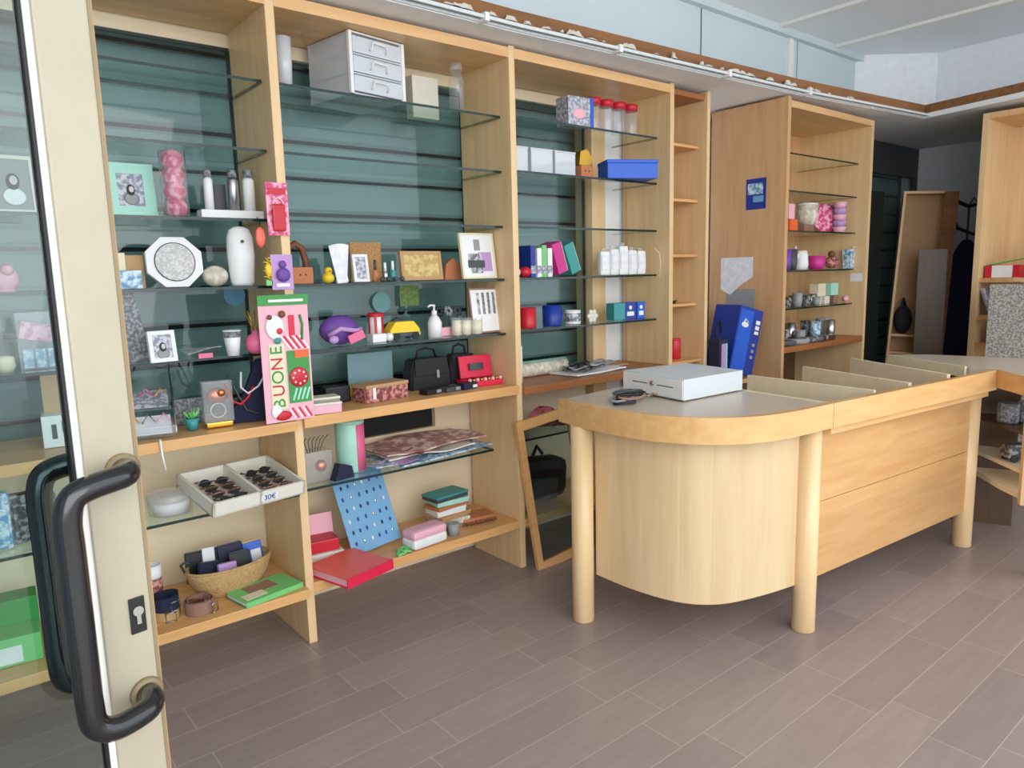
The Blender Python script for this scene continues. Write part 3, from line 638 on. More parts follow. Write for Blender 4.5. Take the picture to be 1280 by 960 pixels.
box(w*.08, w*.20, -.001, .004, h*.68, h*.84, bev=.003).build('stocking', 'crimson', t)
MB().tube([(w*.33, 0, h*.64), (w*.36, 0, h*.76), (w*.32, 0, h*.84)], .005, 8).build('bow', 'green', t)
for i in range(7): box(-w*.02+i*w*.062, w*.015+i*w*.062, .0, .004, h*.56, h*.69, rot=RY(-35)).build('cane_stripe', 'crimson' if i % 2 else 'white', t)
box(w*.0, w*.46, .002, .004, h*.14, h*.56).build('green_panel', 'green', t)
box(w*.16, w*.44, -.001, .004, h*.50, h*.56).build('gift', 'orange', t)
MB().ball((w*.22, 0, h*.345), w*.20, (1, .2, 1)).build('dotted_bauble', 'red', t)
for i in range(8): MB().ball((w*(.22+.13*math.cos(i*.79)), -.006, h*.345+w*.13*math.sin(i*.79)), w*.022, (1, .4, 1), 8).build('dot', 'white', t)
for i in range(4): box(w*(.1+.09*i), w*(.14+.09*i), .0, .004, h*.16, h*.26, rot=RY(20)).build('ribbon_stripe', 'mint', t)
MB().ball((-w*.28, 0, h*.09), w*.11, (1, .25, 1.3)).build('cap', 'white', t); MB().ball((-w*.15, -.001, h*.05), w*.12, (1.4, .25, .8)).build('boot', 'red', t)
for i in range(6): box(w*(.02+.07*i), w*(.05+.07*i), .0, .004, h*.01, h*.11, rot=RY(-30)).build('cane_stripe', 'crimson' if i % 2 else 'white', t)

# wooden shelf of the left bay
x, w, h = it(165, 232, 462, W_, 2.80)
t = thing('bracelet_rack', .615, 2.86, W_+.02, -12, 'tiered acrylic rack of bracelet cards beside the door stile', 'jewellery rack')
for i, (y0, z0) in enumerate(((-.12, .012), (.0, .09))):
    box(-.08, .08, y0, y0+.11, z0, z0+.006, rot=RX(28)).build('tray', 'clear', t)
    box(-.072, .072, y0, y0+.10, z0+.008, z0+.016, rot=RX(28)).build('bracelet_card', 'photo2' if i else 'paper_map', t)
    for k in range(3): MB().tube([(-.07+.05*k, y0+.03, z0+.025), (-.05+.05*k, y0+.07, z0+.05), (-.03+.05*k, y0+.03, z0+.028)], .003, 6).build('bracelet', ['gold', 'clutter', 'rose'][(k+i) % 3], t)
MB().tube([(.085, -.14, .0), (.085, -.12, .03), (.085, .1, .23)], .003, 8).build('side_rail', 'silver', t)
MB().tube([(-.085, -.14, .0), (-.085, -.12, .03), (-.085, .1, .23)], .003, 8).build('side_rail', 'silver', t)
box(-.088, .088, -.145, -.135, 0, .03, bev=.003).build('front_lip', 'clear', t)
one(MB().tube([(0, 0, 0), (-.002, -.012, -.005), (0, -.014, -.06), (.006, -.014, -.11)], .004, 8), 'price_tag_string', 'white', .612, 2.705, .962, 0, 'white string hanging over the shelf edge below the bracelet rack', 'string')
x, w, h = it(233, 251, 516, W_, 2.80); t = thing('potted_plant', x, 2.82, W_, 0, 'tiny green plant in a teal pot beside the bracelet rack', 'plant')
MB().lathe([(.018, 0), (.026, .045), (.022, .045), (.016, .005)], 20).build('pot', 'teal', t)
m = MB()
for i in range(12): a = i*2.4; m.tube([(0, 0, .035), (.02*math.cos(a), .02*math.sin(a), .06), (.03*math.cos(a), .03*math.sin(a), .062+.01*(i % 3))], .005, 6, taper=[.5, 1, .2])
m.build('foliage', 'lgreen', t)
x, w, h = it(255, 292, 476, W_, 2.78); t = thing('clear_case', x, 2.78, W_, -6, 'clear upright case with a copper rose and a gold base', 'display case')
box(-w/2, w/2, 0, .05, .02, h, bev=.006).build('case', 'film', t); MB().ball((0, .022, h*.68), w*.32, (1.1, .6, .9)).ball((.012, .01, h*.74), w*.16).build('rose', 'copper', t)
MB().tube([(w*.25*math.cos(a/3), .02, h*.36+w*.25*math.sin(a/3)) for a in range(19)], .003, 6, True).build('ring', 'silver', t); box(-w*.45, w*.45, .004, .046, .0, .022, bev=.006).build('base', 'gold', t)
one(box(-.05, .05, 0, .02, 0, .10, bev=.002), 'patterned_card', 'glitter', .78, 2.95, W_, 0, 'dark glittering card behind the tiny plant on the wooden shelf', 'card')
t = thing('necklace_bust', .985, 2.84, W_, -15, 'navy velvet necklace display leaning by the divider with white and red beads', 'necklace display')
MB().prism([(-.09, 0), (.05, 0), (.09, .25), (.03, .24), (-.03, .10), (-.09, .03)], -.03, .03, mtx=Matrix(((1, 0, 0, 0), (0, 0, 1, 0), (0, 1, 0, 0), (0, 0, 0, 1)))).build('board', 'navy_cloth', t)
MB().tube([(-.03, -.04, .20), (-.035, -.04, .14), (-.01, -.042, .115), (.03, -.04, .14), (.07, -.035, .20)], .004, 8).build('white_necklace', 'white', t)
MB().tube([(-.09, -.04, .16), (-.07, -.04, .09), (-.04, -.045, .075), (-.01, -.04, .10), (.01, -.04, .14)], .005, 8).build('red_necklace', 'red', t)
MB().tube([(-.08, -.04, .19), (-.05, -.04, .12), (-.02, -.04, .05), (.03, -.04, .03)], .004, 8).build('dark_necklace', 'dgrey', t)
# low glass shelf
x, w, h = it(186, 246, 612, L_, 2.80); t = thing('cake_dome', x, 2.84, L_, 0, 'round clear plastic container beside the bracelet string', 'container')
MB().lathe([(w*.47, 0), (w*.48, h*.75), (w*.40, h*.9), (.01, h*.93)], 32).build('dome', 'film', t); MB().lathe([(w*.40, .004), (w*.42, h*.5)], 32).build('contents', 'white', t)
for i, (m_, lb) in enumerate((('clutter', 'dark'), ('mixblue', 'blue'), ('lgreen', 'green capped'))):
    one(MB().lathe([(.016, 0), (.018, .05), (.018, .12), (.008, .14), (.008, .16)], 16), 'nail_bottle', m_, .53+.012*i, 2.82+.06*i, L_, 0, lb+' small bottle next to the door stile on the low glass shelf', 'bottle')
tray = thing('sunglasses_tray', .908, 2.80, L_+.038, 8, 'white two part tray of sunglasses jutting out over the low glass shelf', 'tray', rx=12)
tw, td, th = .375, .30, .055
m = MB()
for a in ((-tw/2, -tw/2+.01, -td/2, td/2), (tw/2-.01, tw/2, -td/2, td/2), (-tw/2, tw/2, -td/2, -td/2+.01), (-tw/2, tw/2, td/2-.01, td/2), (-.006, .006, -td/2, td/2)):
    m.box(a[0], a[1], a[2], a[3], 0, th)
m.box(-tw/2, tw/2, -td/2, td/2, 0, .006); m.build('tray_body', 'offwhite', tray)
for s, mm in ((-1, 'clutter'), (1, 'floral')):
    box(s*.095-.075, s*.095+.075, -td/2+.02, td/2-.03, .008, .014).build('lining', 'white', tray)
box(.0, .07, -td/2-.002, -td/2, .015, .04).build('price_label', 'white', tray)
text('price', '30€', .03, 'dblue', tray, (.035, -td/2-.003, .027), (R(90), 0, 0))
for s in (-1, 1):
    for k in range(4):
        g = thing('sunglasses', 0, 0, 0, 0, f'{["dark", "reddish", "brown", "black"][k]} pair of sunglasses, {["front", "second", "third", "rear"][k]} row, {"left" if s < 0 else "right"} half of the white tray', 'sunglasses', 'sunglasses in the white tray')
        g.location = tray.matrix_basis @ Vector((s*.095, -.105+.055*k, .03)) if False else (Matrix.Translation(tray.location) @ tray.rotation_euler.to_matrix().to_4x4() @ Vector((s*.092, -.11+.052*k, .040)))
        g.rotation_euler = (R(12), 0, R(8+4*(k-1)*s))
        mm = ['black', 'floral', 'brown', 'dgrey'][(k+(s > 0)) % 4]
        for q in (-1, 1): MB().lathe([(.021, -.0015), (.021, .0015)], 18, (q*.031, 0, 0), RX(40), sx=1, sy=.75).build('lens', 'smoke' if False else 'screen', g)
        f = MB()
        for q in (-1, 1): f.tube([(q*.031+.024*math.cos(i/12*6.283), -.002-.012*math.sin(i/12*6.283), .014*math.sin(i/12*6.283)) for i in range(12)], .0025, 6, True)
        f.tube([(-.008, 0, .004), (.008, 0, .004)], .0025, 6); f.build('frame', mm, g)
        for q in (-1, 1): MB().tube([(q*.058, 0, .004), (q*.060, .03, -.006), (q*.04, .045, -.012)], .0022, 6).build('temple', mm, g)
# bottom shelf
for i in range(3):
    one(MB().lathe([(.026, 0), (.03, .01), (.03, .055), (.027, .055), (.026, .008)], 20), 'cup', ['cream', 'floral', 'white'][i], .60, 2.97, F_+.056*i, 0, ['bottom cream', 'middle patterned', 'top white'][i]+' cup of the little stack behind the navy belt', 'cup', 'cups stacked by the door stile')
x, w, h = it(238, 352, 700, F_, 2.86)
bk_ = thing('wicker_basket', x, 2.94, F_, 10, 'oval wicker basket full of wallets on the bottom shelf', 'basket')
m = MB(); sx = w/2; prof = [(.70, 0), (.74, .005), (.9, .05), (1.0, .10), (1.0, .112), (.95, .112), (.88, .06), (.66, .012), (.01, .01)]
m.lathe([(p, z) for p, z in prof], 40, cap=False, sx=sx, sy=.11); m.lathe([(.70, 0), (.01, .0)], 40, cap=False, sx=sx, sy=.11); m.build('body', 'wicker', bk_)
MB().tube([(sx*.98*math.cos(a/16*math.pi), .108*math.sin(a/16*math.pi), .114) for a in range(32)], .006, 8, True).build('rim', 'wicker', bk_)
MB().tube([(-sx*.97, .02, .11), (-sx*1.06, .02, .15), (-sx*1.0, -.0, .165), (-sx*.9, 0, .15)], .005, 8).build('handle_loop', 'dgrey', bk_)
WL = [(-.09, .05, .13, .09, 'black', 'black wallet with a white card at the back of the basket', 8), (.03, .03, .10, .09, 'navy', 'navy wallet standing in the middle of the basket', -4), (-.10, -.02, .09, .07, 'navy_cloth', 'slate wallet leaning at the left of the basket', 20),
      (-.035, -.05, .075, .06, 'lilac', 'pink and lilac printed purse at the front of the basket', 5), (.035, -.03, .085, .075, 'black', 'plain black wallet at the front of the basket', -2), (.115, .0, .075, .085, 'blue', 'bright blue packet at the right end of the basket', -8)]
for dx, dy, ww, hh, m_, lb, rz in WL:
    p = Vector((x, 2.94, F_))+Matrix.Rotation(R(10), 3, 'Z') @ Vector((dx, dy, .045)); hh *= 1.35
    t = thing('wallet', p.x, p.y, p.z, rz, lb, 'wallet', 'wallets in the wicker basket', rx=-12, ry=rz*.6)
    box(-ww/2, ww/2, -.010, .010, 0, hh, bev=.004).build('cover', m_, t)
    box(-ww/2+.004, ww/2-.004, -.006, .006, hh, hh+.003).build('edge', 'dgrey' if m_ != 'blue' else 'yellow', t)
    if 'white card' in lb: box(.0, .05, -.012, -.010, hh*.6, hh+.008).build('card', 'white', t)
    if m_ == 'blue': box(-.01, .03, -.012, -.010, hh*.2, hh*.7).build('logo_patch', 'white', t)
def coil(x, y, z, r, hgt, m_, label, rz=0, turns=2, tilt=0, buckle='silver'):
    t = thing('belt', x, y, z, rz, label, 'belt', rx=tilt)
    P = [((r-.010*a/36/1.0)*math.cos(a*math.pi/18), (r-.010*a/36)*math.sin(a*math.pi/18)) for a in range(36*turns+1)]
    MB().ribbon(P, 0, hgt, .003).build('strap', m_, t)
    f = MB(); f.tube([(-.018, 0, 0), (.018, 0, 0), (.018, 0, .035), (-.018, 0, .035)], .003, 6, True); f.build('buckle', buckle, t, loc=(0, -r-.006, .003)); return t
coil(.605, 2.83, F_+.0, .052, .035, 'tan', 'light brown coiled belt under the navy one on the bottom shelf')
coil(.605, 2.835, F_+.037, .055, .05, 'navy_cloth', 'navy coiled belt lying on the light brown one', 20)
coil(.715, 2.80, F_, .058, .05, 'leather', 'brown leather coiled belt in front of the wicker basket', 40)
coil(.70, 2.80, F_+.0, .03, .045, 'brown', 'small dark brown coil inside the brown leather belt', 80, 1)
bp_ = thing('green_book', .965, 2.795, F_, 10, 'thin green book lying flat right of the brown belt', 'book')
box(-.125, .125, -.08, .08, 0, .002).build('back_cover', 'green', bp_); box(-.12, .122, -.077, .077, .002, .018).build('pages', 'white', bp_); box(-.125, .125, -.08, .08, .018, .021).build('front_cover', 'lgreen', bp_)
box(-.125, .125, -.082, -.08, 0, .021).build('spine', 'lgreen', bp_); box(-.07, .05, -.02, .06, .021, .022).build('cover_picture', 'leather', bp_); box(-.11, -.02, -.06, -.01, .021, .0222).build('cover_title', 'cream', bp_)

# ---- middle bay
x, w, h = it(347, 367, 46, A_, 2.86); one(MB().lathe([(w*.42, 0), (w*.55, h), (w*.5, h), (w*.38, .008)], 24), 'plastic_cup', 'milky', x, 2.88, A_, 0, 'tall frosted plastic cup on the top glass shelf by the left divider', 'cup')
t = thing('drawer_box', 1.60, 2.975, A_, 9, 'white translucent three drawer box on the top glass shelf', 'drawer box')
# front faces the room, left side seen
dw, dd, dh = .275, .30, .245
for z in range(3):
    z0 = .012+z*.0765
    dr = box(-dw/2+.012, dw/2-.012, -dd/2-.004, -dd/2+.008, z0, z0+.064, bev=.004).build('drawer', 'milky', t)
    m = MB(); m.tube([(-.042, -dd/2-.004, z0+.018), (-.04, -dd/2-.018, z0+.022), (-.036, -dd/2-.02, z0+.046), (.036, -dd/2-.02, z0+.046), (.04, -dd/2-.018, z0+.022), (.042, -dd/2-.004, z0+.018)], .0035, 8); m.build('pull', 'white', dr)
for a in ((-dw/2, -dw/2+.012), (dw/2-.012, dw/2)): box(a[0], a[1], -dd/2, dd/2, 0, dh, bev=.002).build('side_wall', 'milky', t)
for z in (0, .0795, .156, dh-.006): box(-dw/2, dw/2, -dd/2, dd/2, z, z+.006).build('frame_rail', 'white' if z > .2 else 'milky', t)
for a in (-1, 1): box(a*(dw/2)-.008, a*(dw/2)+.008, -dd/2-.006, -dd/2+.012, 0, dh, bev=.003).build('corner_post', 'white', t)
box(-dw/2+.014, dw/2-.014, dd/2-.006, dd/2, .006, dh-.006).build('back_wall', 'milky', t)
x, w, h = it(565, 583, 79, A_, 2.86); t = thing('clear_bottle', x, 2.88, A_, 0, 'slim clear bottle on the top glass shelf right of the drawer box', 'bottle')
MB().lathe([(w*.42, 0), (w*.42, h*.7), (w*.28, h*.86)], 20).build('body', 'clear', t); MB().lathe([(w*.34, h*.86), (w*.34, h)], 20).build('cap', 'film', t)
small_box('cream_carton', (516, 548, 96), A_, 3.05, 'offwhite', 'cream carton at the back behind the drawer box', .06)

# fourth glass shelf of the middle bay
x, w, h = it(358, 386, 300, D_, 2.96)
t = thing('wooden_heart', x, 2.98, D_, 0, 'dark red brown arched ornament behind the terracotta cube', 'ornament')
MB().tube([(-.04, 0, .0), (-.045, 0, .09), (-.03, 0, .15), (0, 0, .17), (.03, 0, .15), (.045, 0, .09), (.04, 0, 0)], .014, 10).build('arch', 'brown', t); box(-.05, .05, -.02, .02, 0, .02).build('foot', 'brown', t)
x, w, h = it(366, 392, 334, D_, 2.88); t = thing('terracotta_cube', x, 2.88, D_, 0, 'small terracotta cube with a face behind the purple pack', 'ornament')
box(-w/2, w/2, 0, .06, 0, h, bev=.004).build('cube', 'terracotta', t)
for s in (-1, 1): MB().ball((s*.012, 0, h*.55), .004, (1, .5, 1), 8).build('eye', 'black', t)
x, w, h = it(401, 419, 331, D_, 2.88); t = thing('rubber_duck', x, 2.88, D_, 0, 'small yellow duck next to the terracotta cube', 'toy')
MB().ball((0, 0, .022), .022, (1.15, 1.1, 1)).ball((0, -.004, .052), .016).build('body', 'yellow', t); MB().ball((0, -.02, .05), .007, (1, 1.2, .5)).build('beak', 'orange', t)
for k in range(4):
    one(box(-.026, .026, k*.006, k*.006+.003, 0, .165, bev=.001), 'bookmark', 'paper_map', 1.435, 2.88, D_, 0, ['front', 'second', 'third', 'rear'][k]+' printed bookmark in the fanned set right of the yellow duck', 'bookmark', 'fanned bookmarks', ry=-12+6*k)
small_box('cork_board', (438, 477, 303), D_, 3.02, 'cork', 'brown cork board standing behind the little white frame', .012)
picture_frame('photo_frame', (443, 462, 318), D_, 2.88, 'white', 'photo2', 'tiny white frame in front of the brown cork board', bord=.012)
for i, (a, b_, yt, m_) in enumerate(((464, 474, 325, 'terracotta'), (478, 485, 328, 'silver'), (487, 495, 326, 'teal'))):
    x, w, h = it(a, b_, yt, D_, 2.87); t = thing('nail_polish', x, 2.87, D_, 0, f'{["terracotta", "silver", "teal"][i]} little bottle right of the tiny white frame', 'bottle', 'little bottles by the tiny frame')
    MB().lathe([(.013, 0), (.013, h*.5), (.006, h*.55)], 16).build('bottle', m_, t); MB().lathe([(.007, h*.55), (.006, h)], 16).build('cap', 'white' if i else 'dgrey', t)
for k in range(4): one(MB().ball((0, 0, .011), .012, (1, 1, .9), 12), 'glass_bead', 'dgrey', 1.60+.034*k, 2.84, D_, 0, f'{["leftmost", "second", "third", "rightmost"][k]} of the dark beads in front of the little bottles', 'bead', 'dark beads')
picture_frame('gilded_frame', (503, 554, 314), D_, 2.92, 'tan', 'gilt', 'wide golden relief frame on the fourth glass shelf', bord=.016, dep=.02)
x, w, h = it(556, 577, 322, D_, 2.95); one(MB().prism([(-w/2, 0), (w/2, 0), (w*.4, h*.7), (0, h), (-w*.4, h*.7)], 0, .02, mtx=Matrix(((1, 0, 0, 0), (0, 0, 1, 0), (0, 1, 0, 0), (0, 0, 0, 1)))), 'wooden_house', 'terracotta', x, 2.95, D_, 0, 'red brown house shaped plaque between the golden frame and the cake picture', 'ornament')
t, w, h = picture_frame('picture_frame', (579, 621, 291), D_, 2.86, 'cream', 'white', 'white framed picture of a grey stacked cake by the middle divider', rz=0, bord=.010)
for k, (a, b_, c, d) in enumerate(((-.02, .015, .62, .86), (-.06, .02, .40, .55), (-.065, .035, .24, .40), (-.05, .02, .12, .24))): box(a, b_, .000, .003, h*c, h*d, bev=.001).build('cake_layer', ['grey', 'photo', 'dgrey', 'photo'][k], t)
box(.0, .08, .001, .003, h*.16, h*.58, bev=.001).build('table', 'lilac', t)

# fifth glass shelf
E2 = E_-.008
x, w, h = it(400, 452, 392, E2, 2.90); t = thing('wrapped_purse', x, 2.92, E2, 0, 'round purple purse in clear wrapping right of the christmas pack', 'purse')
MB().ball((0, 0, h*.48), w*.46, (1, .6, .72)).build('purse', 'purple', t); MB().tube([(-w*.40, -.055, h*.35), (-.03, -.075, h*.55), (.05, -.07, h*.45), (w*.40, -.05, h*.5)], .011, 8).build('flap', 'lilac', t)
box(.0, .075, -.09, -.08, .018, .055, rot=RY(-20)).build('pink_tag', 'pink', t); MB().ball((-.06, -.07, .03), .022, (1, .6, .8)).build('bow', 'lilac', t)
x, w, h = it(459, 481, 392, E2, 2.90); t = thing('striped_tin', x, 2.90, E2, 0, 'red and white striped popcorn tin on a white cube', 'tin')
box(-.034, .034, -.03, .03, 0, .038, bev=.003).build('cube', 'white', t); MB().lathe([(.032, .038), (.032, .115)], 24).build('body', 'white', t); MB().lathe([(.038, .115), (.038, .125), (.03, .132)], 24).build('lid', 'red', t)
for k in range(6): a = k*math.pi/3; box(-.006, .006, -.002, .002, .04, .113, rot=RZ(math.degrees(a)+90)).build('stripe', 'red', t, loc=(.0325*math.cos(a), .0325*math.sin(a), 0))
t = thing('toy_car', 1.725, 2.90, E2, 0, 'yellow and dark toy car beside the striped tin', 'toy car')
MB().prism([(-.08, .02), (.08, .02), (.075, .05), (.045, .085), (-.05, .085), (-.078, .05)], -.03, .03, mtx=Matrix(((1, 0, 0, 0), (0, 0, 1, 0), (0, 1, 0, 0), (0, 0, 0, 1)))).build('body', 'yellow', t)
box(-.07, .07, -.034, .034, .016, .036, bev=.004).build('bumper', 'dgrey', t)
for sx in (-.05, .05):
    for sy in (-.034, .034): MB().lathe([(.018, -.006), (.018, .006)], 18, (sx, sy, .018), RX(90)).build('wheel', 'black', t)
one(MB().tube([(-.07, 0, 0), (-.06, 0, .05), (0, 0, .08), (.06, 0, .05), (.07, 0, 0)], .016, 10), 'dark_headband', 'dgrey', 1.75, 2.99, E2+.006, 0, 'dark headband standing behind the yellow toy car', 'headband')
one(MB().ball((0, 0, .02), .02, (1, 1, 1)), 'small_ball', 'white', 1.645, 2.88, E2, 0, 'small white ball left of the yellow toy car', 'ball')
x, w, h = it(534, 552, 378, E2, 2.88); t = thing('pump_bottle', x, 2.88, E2, 0, 'white pump dispenser bottle on the fifth glass shelf', 'bottle')
MB().lathe([(.033, 0), (.034, .07), (.022, .095), (.012, .105)], 24).build('bottle', 'white', t); MB().lathe([(.013, .105), (.013, .125), (.005, .128), (.005, .148)], 16).build('collar', 'white', t); MB().tube([(.005, 0, .15), (-.02, 0, .152), (-.034, 0, .145)], .005, 8).build('spout', 'white', t)
small_box('pink_carton', (552, 570, 409), E2, 2.90, 'lpink', 'flat pink carton between the pump bottle and the candles', .05)
for i, (a, b_) in enumerate(((566, 578), (577, 590), (589, 604))):
    x, w, h = it(a, b_, 397, E2, 2.86); t = thing('candle', x, 2.87, E2, 0, ['left', 'middle', 'right'][i]+' cream candle in a glass in front of the quotation frame', 'candle', 'cream candles in glasses')
    MB().lathe([(w*.46, 0), (w*.46, h)], 20, cap=False).build('glass', 'clear', t); MB().lathe([(w*.42, .003), (w*.42, h*.85)], 20).build('wax', 'cream', t); MB().tube([(0, 0, h*.85), (0, 0, h*.98)], .001, 5).build('wick', 'black', t)
for i in range(3):
    t = thing('glass_flower', 1.985+.055*i, 2.98, E2, 0, ['left', 'middle', 'right'][i]+' dark glass flower behind the cream candles', 'flower', 'glass flowers behind the candles')
    MB().tube([(0, 0, 0), (.004, 0, .06), (0, 0, .11)], .003, 6).build('stem', 'dgrey', t)
    m = MB()
    for k in range(6): a = k*1.047; m.ball((.016*math.cos(a), .006*math.sin(a)-.004, .115+.016*math.sin(a)), .011, (1, .4, 1), 8)
    m.build('bloom', ['black', 'glitter', 'dgrey'][i], t); MB().lathe([(.02, 0), (.016, .03)], 12).build('foot', 'clear', t)
t, w, h = picture_frame('picture_frame', (591, 631, 360), E2, 2.86, 'leather', 'white', 'tall white picture frame with columns of grey writing by the middle divider', bord=.008)
for k in range(5): box(-.055+.032*k, -.042+.032*k, .000, .003, h*.42, h*.9).build('writing_column', 'glitter' if k else 'photo', t)
picture_frame('sticker_card', (0, 0, 0), 0, 1, 'green', 'green', 'x', bord=.01) if False else None
p = at(512, 372, 3.13); one(box(-.055, .055, 0, .003, -.04, .06), 'green_leaflet', 'olive', p.x, 3.13, p.z, 0, 'green leaflet stuck on the glass above the toy car', 'leaflet')
p = at(478, 378, 3.13); one(MB().lathe([(.05, 0), (.05, .003)], 24, rot=RX(90)), 'teal_sticker', 'slate_teal', p.x, 3.14, p.z, 0, 'round teal sticker on the glass left of the green leaflet', 'sticker')
p = at(294, 369, 3.13); one(MB().lathe([(.045, 0), (.045, .003)], 24, rot=RX(90)), 'blue_sticker', 'lblue', p.x, 3.14, p.z, 0, 'round pale blue sticker on the glass below the air freshener', 'sticker')
# wooden shelf of the middle bay
W2 = .961
for i, (x, y, m_, lb) in enumerate(((1.28, 2.84, 'grey', 'grey box with a red corner behind the christmas pack'), (1.25, 2.765, 'lpink', 'pale pink box in front of the grey one'))):
    t = thing('jewel_box', x, y, W2, -10, lb, 'box'); box(-.07, .07, -.04, .04, 0, .045-.01*i, bev=.004).build('body', m_, t); box(-.072, .072, -.042, .042, .045-.01*i, .055-.01*i, bev=.003).build('lid', 'offwhite', t)
one(box(-.06, .06, -.03, .03, 0, .075, bev=.01), 'black_pouch', 'black', 1.40, 2.95, W2, 0, 'black pouch between the grey box and the floral box', 'pouch')
t = thing('floral_box', 1.585, 2.88, W2, 8, 'red floral patterned box with a white clasp', 'box')
box(-.115, .115, -.055, .055, 0, .062, bev=.003).build('body', 'floral', t); box(-.118, .118, -.058, .058, .062, .078, bev=.003).build('lid', 'tan', t); box(-.085, -.07, -.062, -.057, .015, .065).build('clasp', 'white', t)
one(box(-.06, .06, -.02, .02, 0, .05, bev=.005), 'olive_case', 'yellow', 1.56, 3.03, W2, 0, 'yellow green case behind the floral box', 'case')
one(box(-.12, .12, 0, .006, 0, .19), 'blue_grey_panel', 'slate_blue', 1.66, 3.10, W2, 0, 'blue grey board standing behind the floral box', 'board')
def handbag(x, y, w, h, d, m_, label, rz=0):
    t = thing('handbag', x, y, W2, rz, label, 'handbag')
    m = MB().prism([(-w/2, 0), (w/2, 0), (w/2*.96, h*.6), (w/2*.8, h), (-w/2*.8, h), (-w/2*.96, h*.6)], -d/2, d/2, mtx=Matrix(((1, 0, 0, 0), (0, 0, 1, 0), (0, 1, 0, 0), (0, 0, 0, 1))))
    bmesh.ops.bevel(m.bm, geom=list(m.bm.edges), offset=.008, segments=2, affect='EDGES'); m.build('body', m_, t)
    box(-w/2*.8, w/2*.8, -d/2-.006, -d/2, h*.45, h, bev=.002).build('flap', m_, t); MB().tube([(-w*.25, 0, h), (-w*.2, 0, h*1.25), (0, 0, h*1.32), (w*.2, 0, h*1.25), (w*.25, 0, h)], .006, 8).build('strap', m_, t)
    box(w*.12, w*.18, -d/2-.009, -d/2-.005, h*.35, h*.6).build('clasp', 'grey', t)
handbag(1.91, 3.0, .23, .15, .09, 'black', 'black handbag in the middle of the wooden shelf')
handbag(2.13, 3.03, .15, .15, .07, 'dark_cloth', 'dark handbag behind the open red box', -6)
t = thing('jewellery_box', 2.155, 2.90, W2, -6, 'open bright red jewellery box by the middle divider', 'jewellery box')
box(-.10, .10, -.07, .05, 0, .028, bev=.004).build('base', 'crimson', t)
for k in range(9): MB().ball((-.09+.022*k, -.068, .034), .010, (1, 1, .9), 10).build('gold_bead', 'gold' if k % 2 else 'lpink', t)
box(-.085, .10, .04, .055, .03, .142, bev=.003, rot=RX(-10)).build('lid', 'crimson', t); box(-.035, .045, .026, .032, .07, .105, rot=RX(-10)).build('mirror', 'screen', t)
for k, (x, y, lb) in enumerate(((2.03, 2.83, 'small navy box with a white label before the handbags'), (1.93, 2.83, 'flat grey case left of the small navy box'), (1.82, 2.83, 'flat black case right of the floral box'))):
    t = thing('flat_case', x, y, W2, 8, lb, 'case'); box(-.045, .045, -.03, .03, 0, .022 if k else .03, bev=.003).build('body', ['navy', 'dgrey', 'black'][k], t)
    box(.012, .04, -.032, -.030, .006, .02).build('label', ['white', 'grey', 'grey'][k], t)
# low glass shelf of the middle bay
t = thing('gift_pack', 1.245, 2.86, L_, 0, 'clear pack holding a rosy flower behind the left divider', 'gift pack')
box(-.06, .06, -.04, .05, 0, .13, bev=.004).build('wrapper', 'film', t); MB().ball((.02, -.01, .06), .026, (1, .8, 1)).build('flower', 'copper', t)
m = MB()
for k in range(6): m.tube([(-.03+.01*k, 0, .12), (-.045+.018*k, 0, .17), (-.04+.02*k, -.01, .19)], .002, 5)
m.build('twigs', 'dgrey', t)
t = thing('panettone_tin', 1.43, 2.90, L_, 0, 'big cylindrical tin shaded from mint to pink', 'tin')
MB().lathe([(.062, 0), (.064, .004), (.064, .215), (.062, .22)], 36).build('body', 'mint', t); MB().lathe([(.066, .215), (.066, .228), (.06, .232)], 36).build('lid', 'mint', t)
m = MB().lathe([(.0650, .003), (.0650, .212)], 36, cap=False); o = m.build('pink_wrap', 'pink', t)
bm_ = bmesh.new(); bm_.from_mesh(o.data)
bmesh.ops.delete(bm_, geom=[f for f in bm_.faces if not (-1.55 < math.atan2(f.calc_center_median().y, f.calc_center_median().x) < .5)], context='FACES')
bmesh.ops.solidify(bm_, geom=bm_.faces[:], thickness=.0008); bm_.to_mesh(o.data); bm_.free()
one(MB().prism([(-.05, 0), (.05, 0), (.04, .05), (-.02, .07)], -.02, .02, mtx=Matrix(((1, 0, 0, 0), (0, 0, 1, 0), (0, 1, 0, 0), (0, 0, 0, 1)))), 'teal_slipper', 'navy', 1.335, 2.80, L_, 10, 'dark blue slipper shape below the mint and pink tin', 'slipper')
for k, (x, y, w_, d_, m_, rz, lb) in enumerate(((1.86, 2.92, .56, .30, 'mixblue', 6, 'blue magazine at the bottom of the loose pile on the low shelf'), (1.81, 2.93, .46, .28, 'offwhite', -4, 'white magazine in the middle of the loose pile'), (1.84, 2.96, .58, .30, 'mixprint', 3, 'pink and brown patterned magazine on top of the loose pile'))):
    one(MB().sheet(w_, d_, .012+.016*k, 40+k, 20, 14, .006), 'magazine', m_, x, y, L_+.014*k+.002, rz, lb, 'magazine', 'loose magazines on the low glass shelf')
for k, (x, m_, lb) in enumerate(((1.53, 'mixblue', 'blue'), (1.62, 'lilac', 'lilac'), (1.71, 'floral', 'reddish'))):
    one(MB().sheet(.12, .12, .05, 60+k, 14, 14, .003), 'wrapped_sweet_bag', m_ if k else 'mixblue', x, 2.80, L_+.03*(k > 1)+.001, 15*k, lb+' crinkled bag in front of the magazines', 'bag', 'crinkled bags before the magazines')
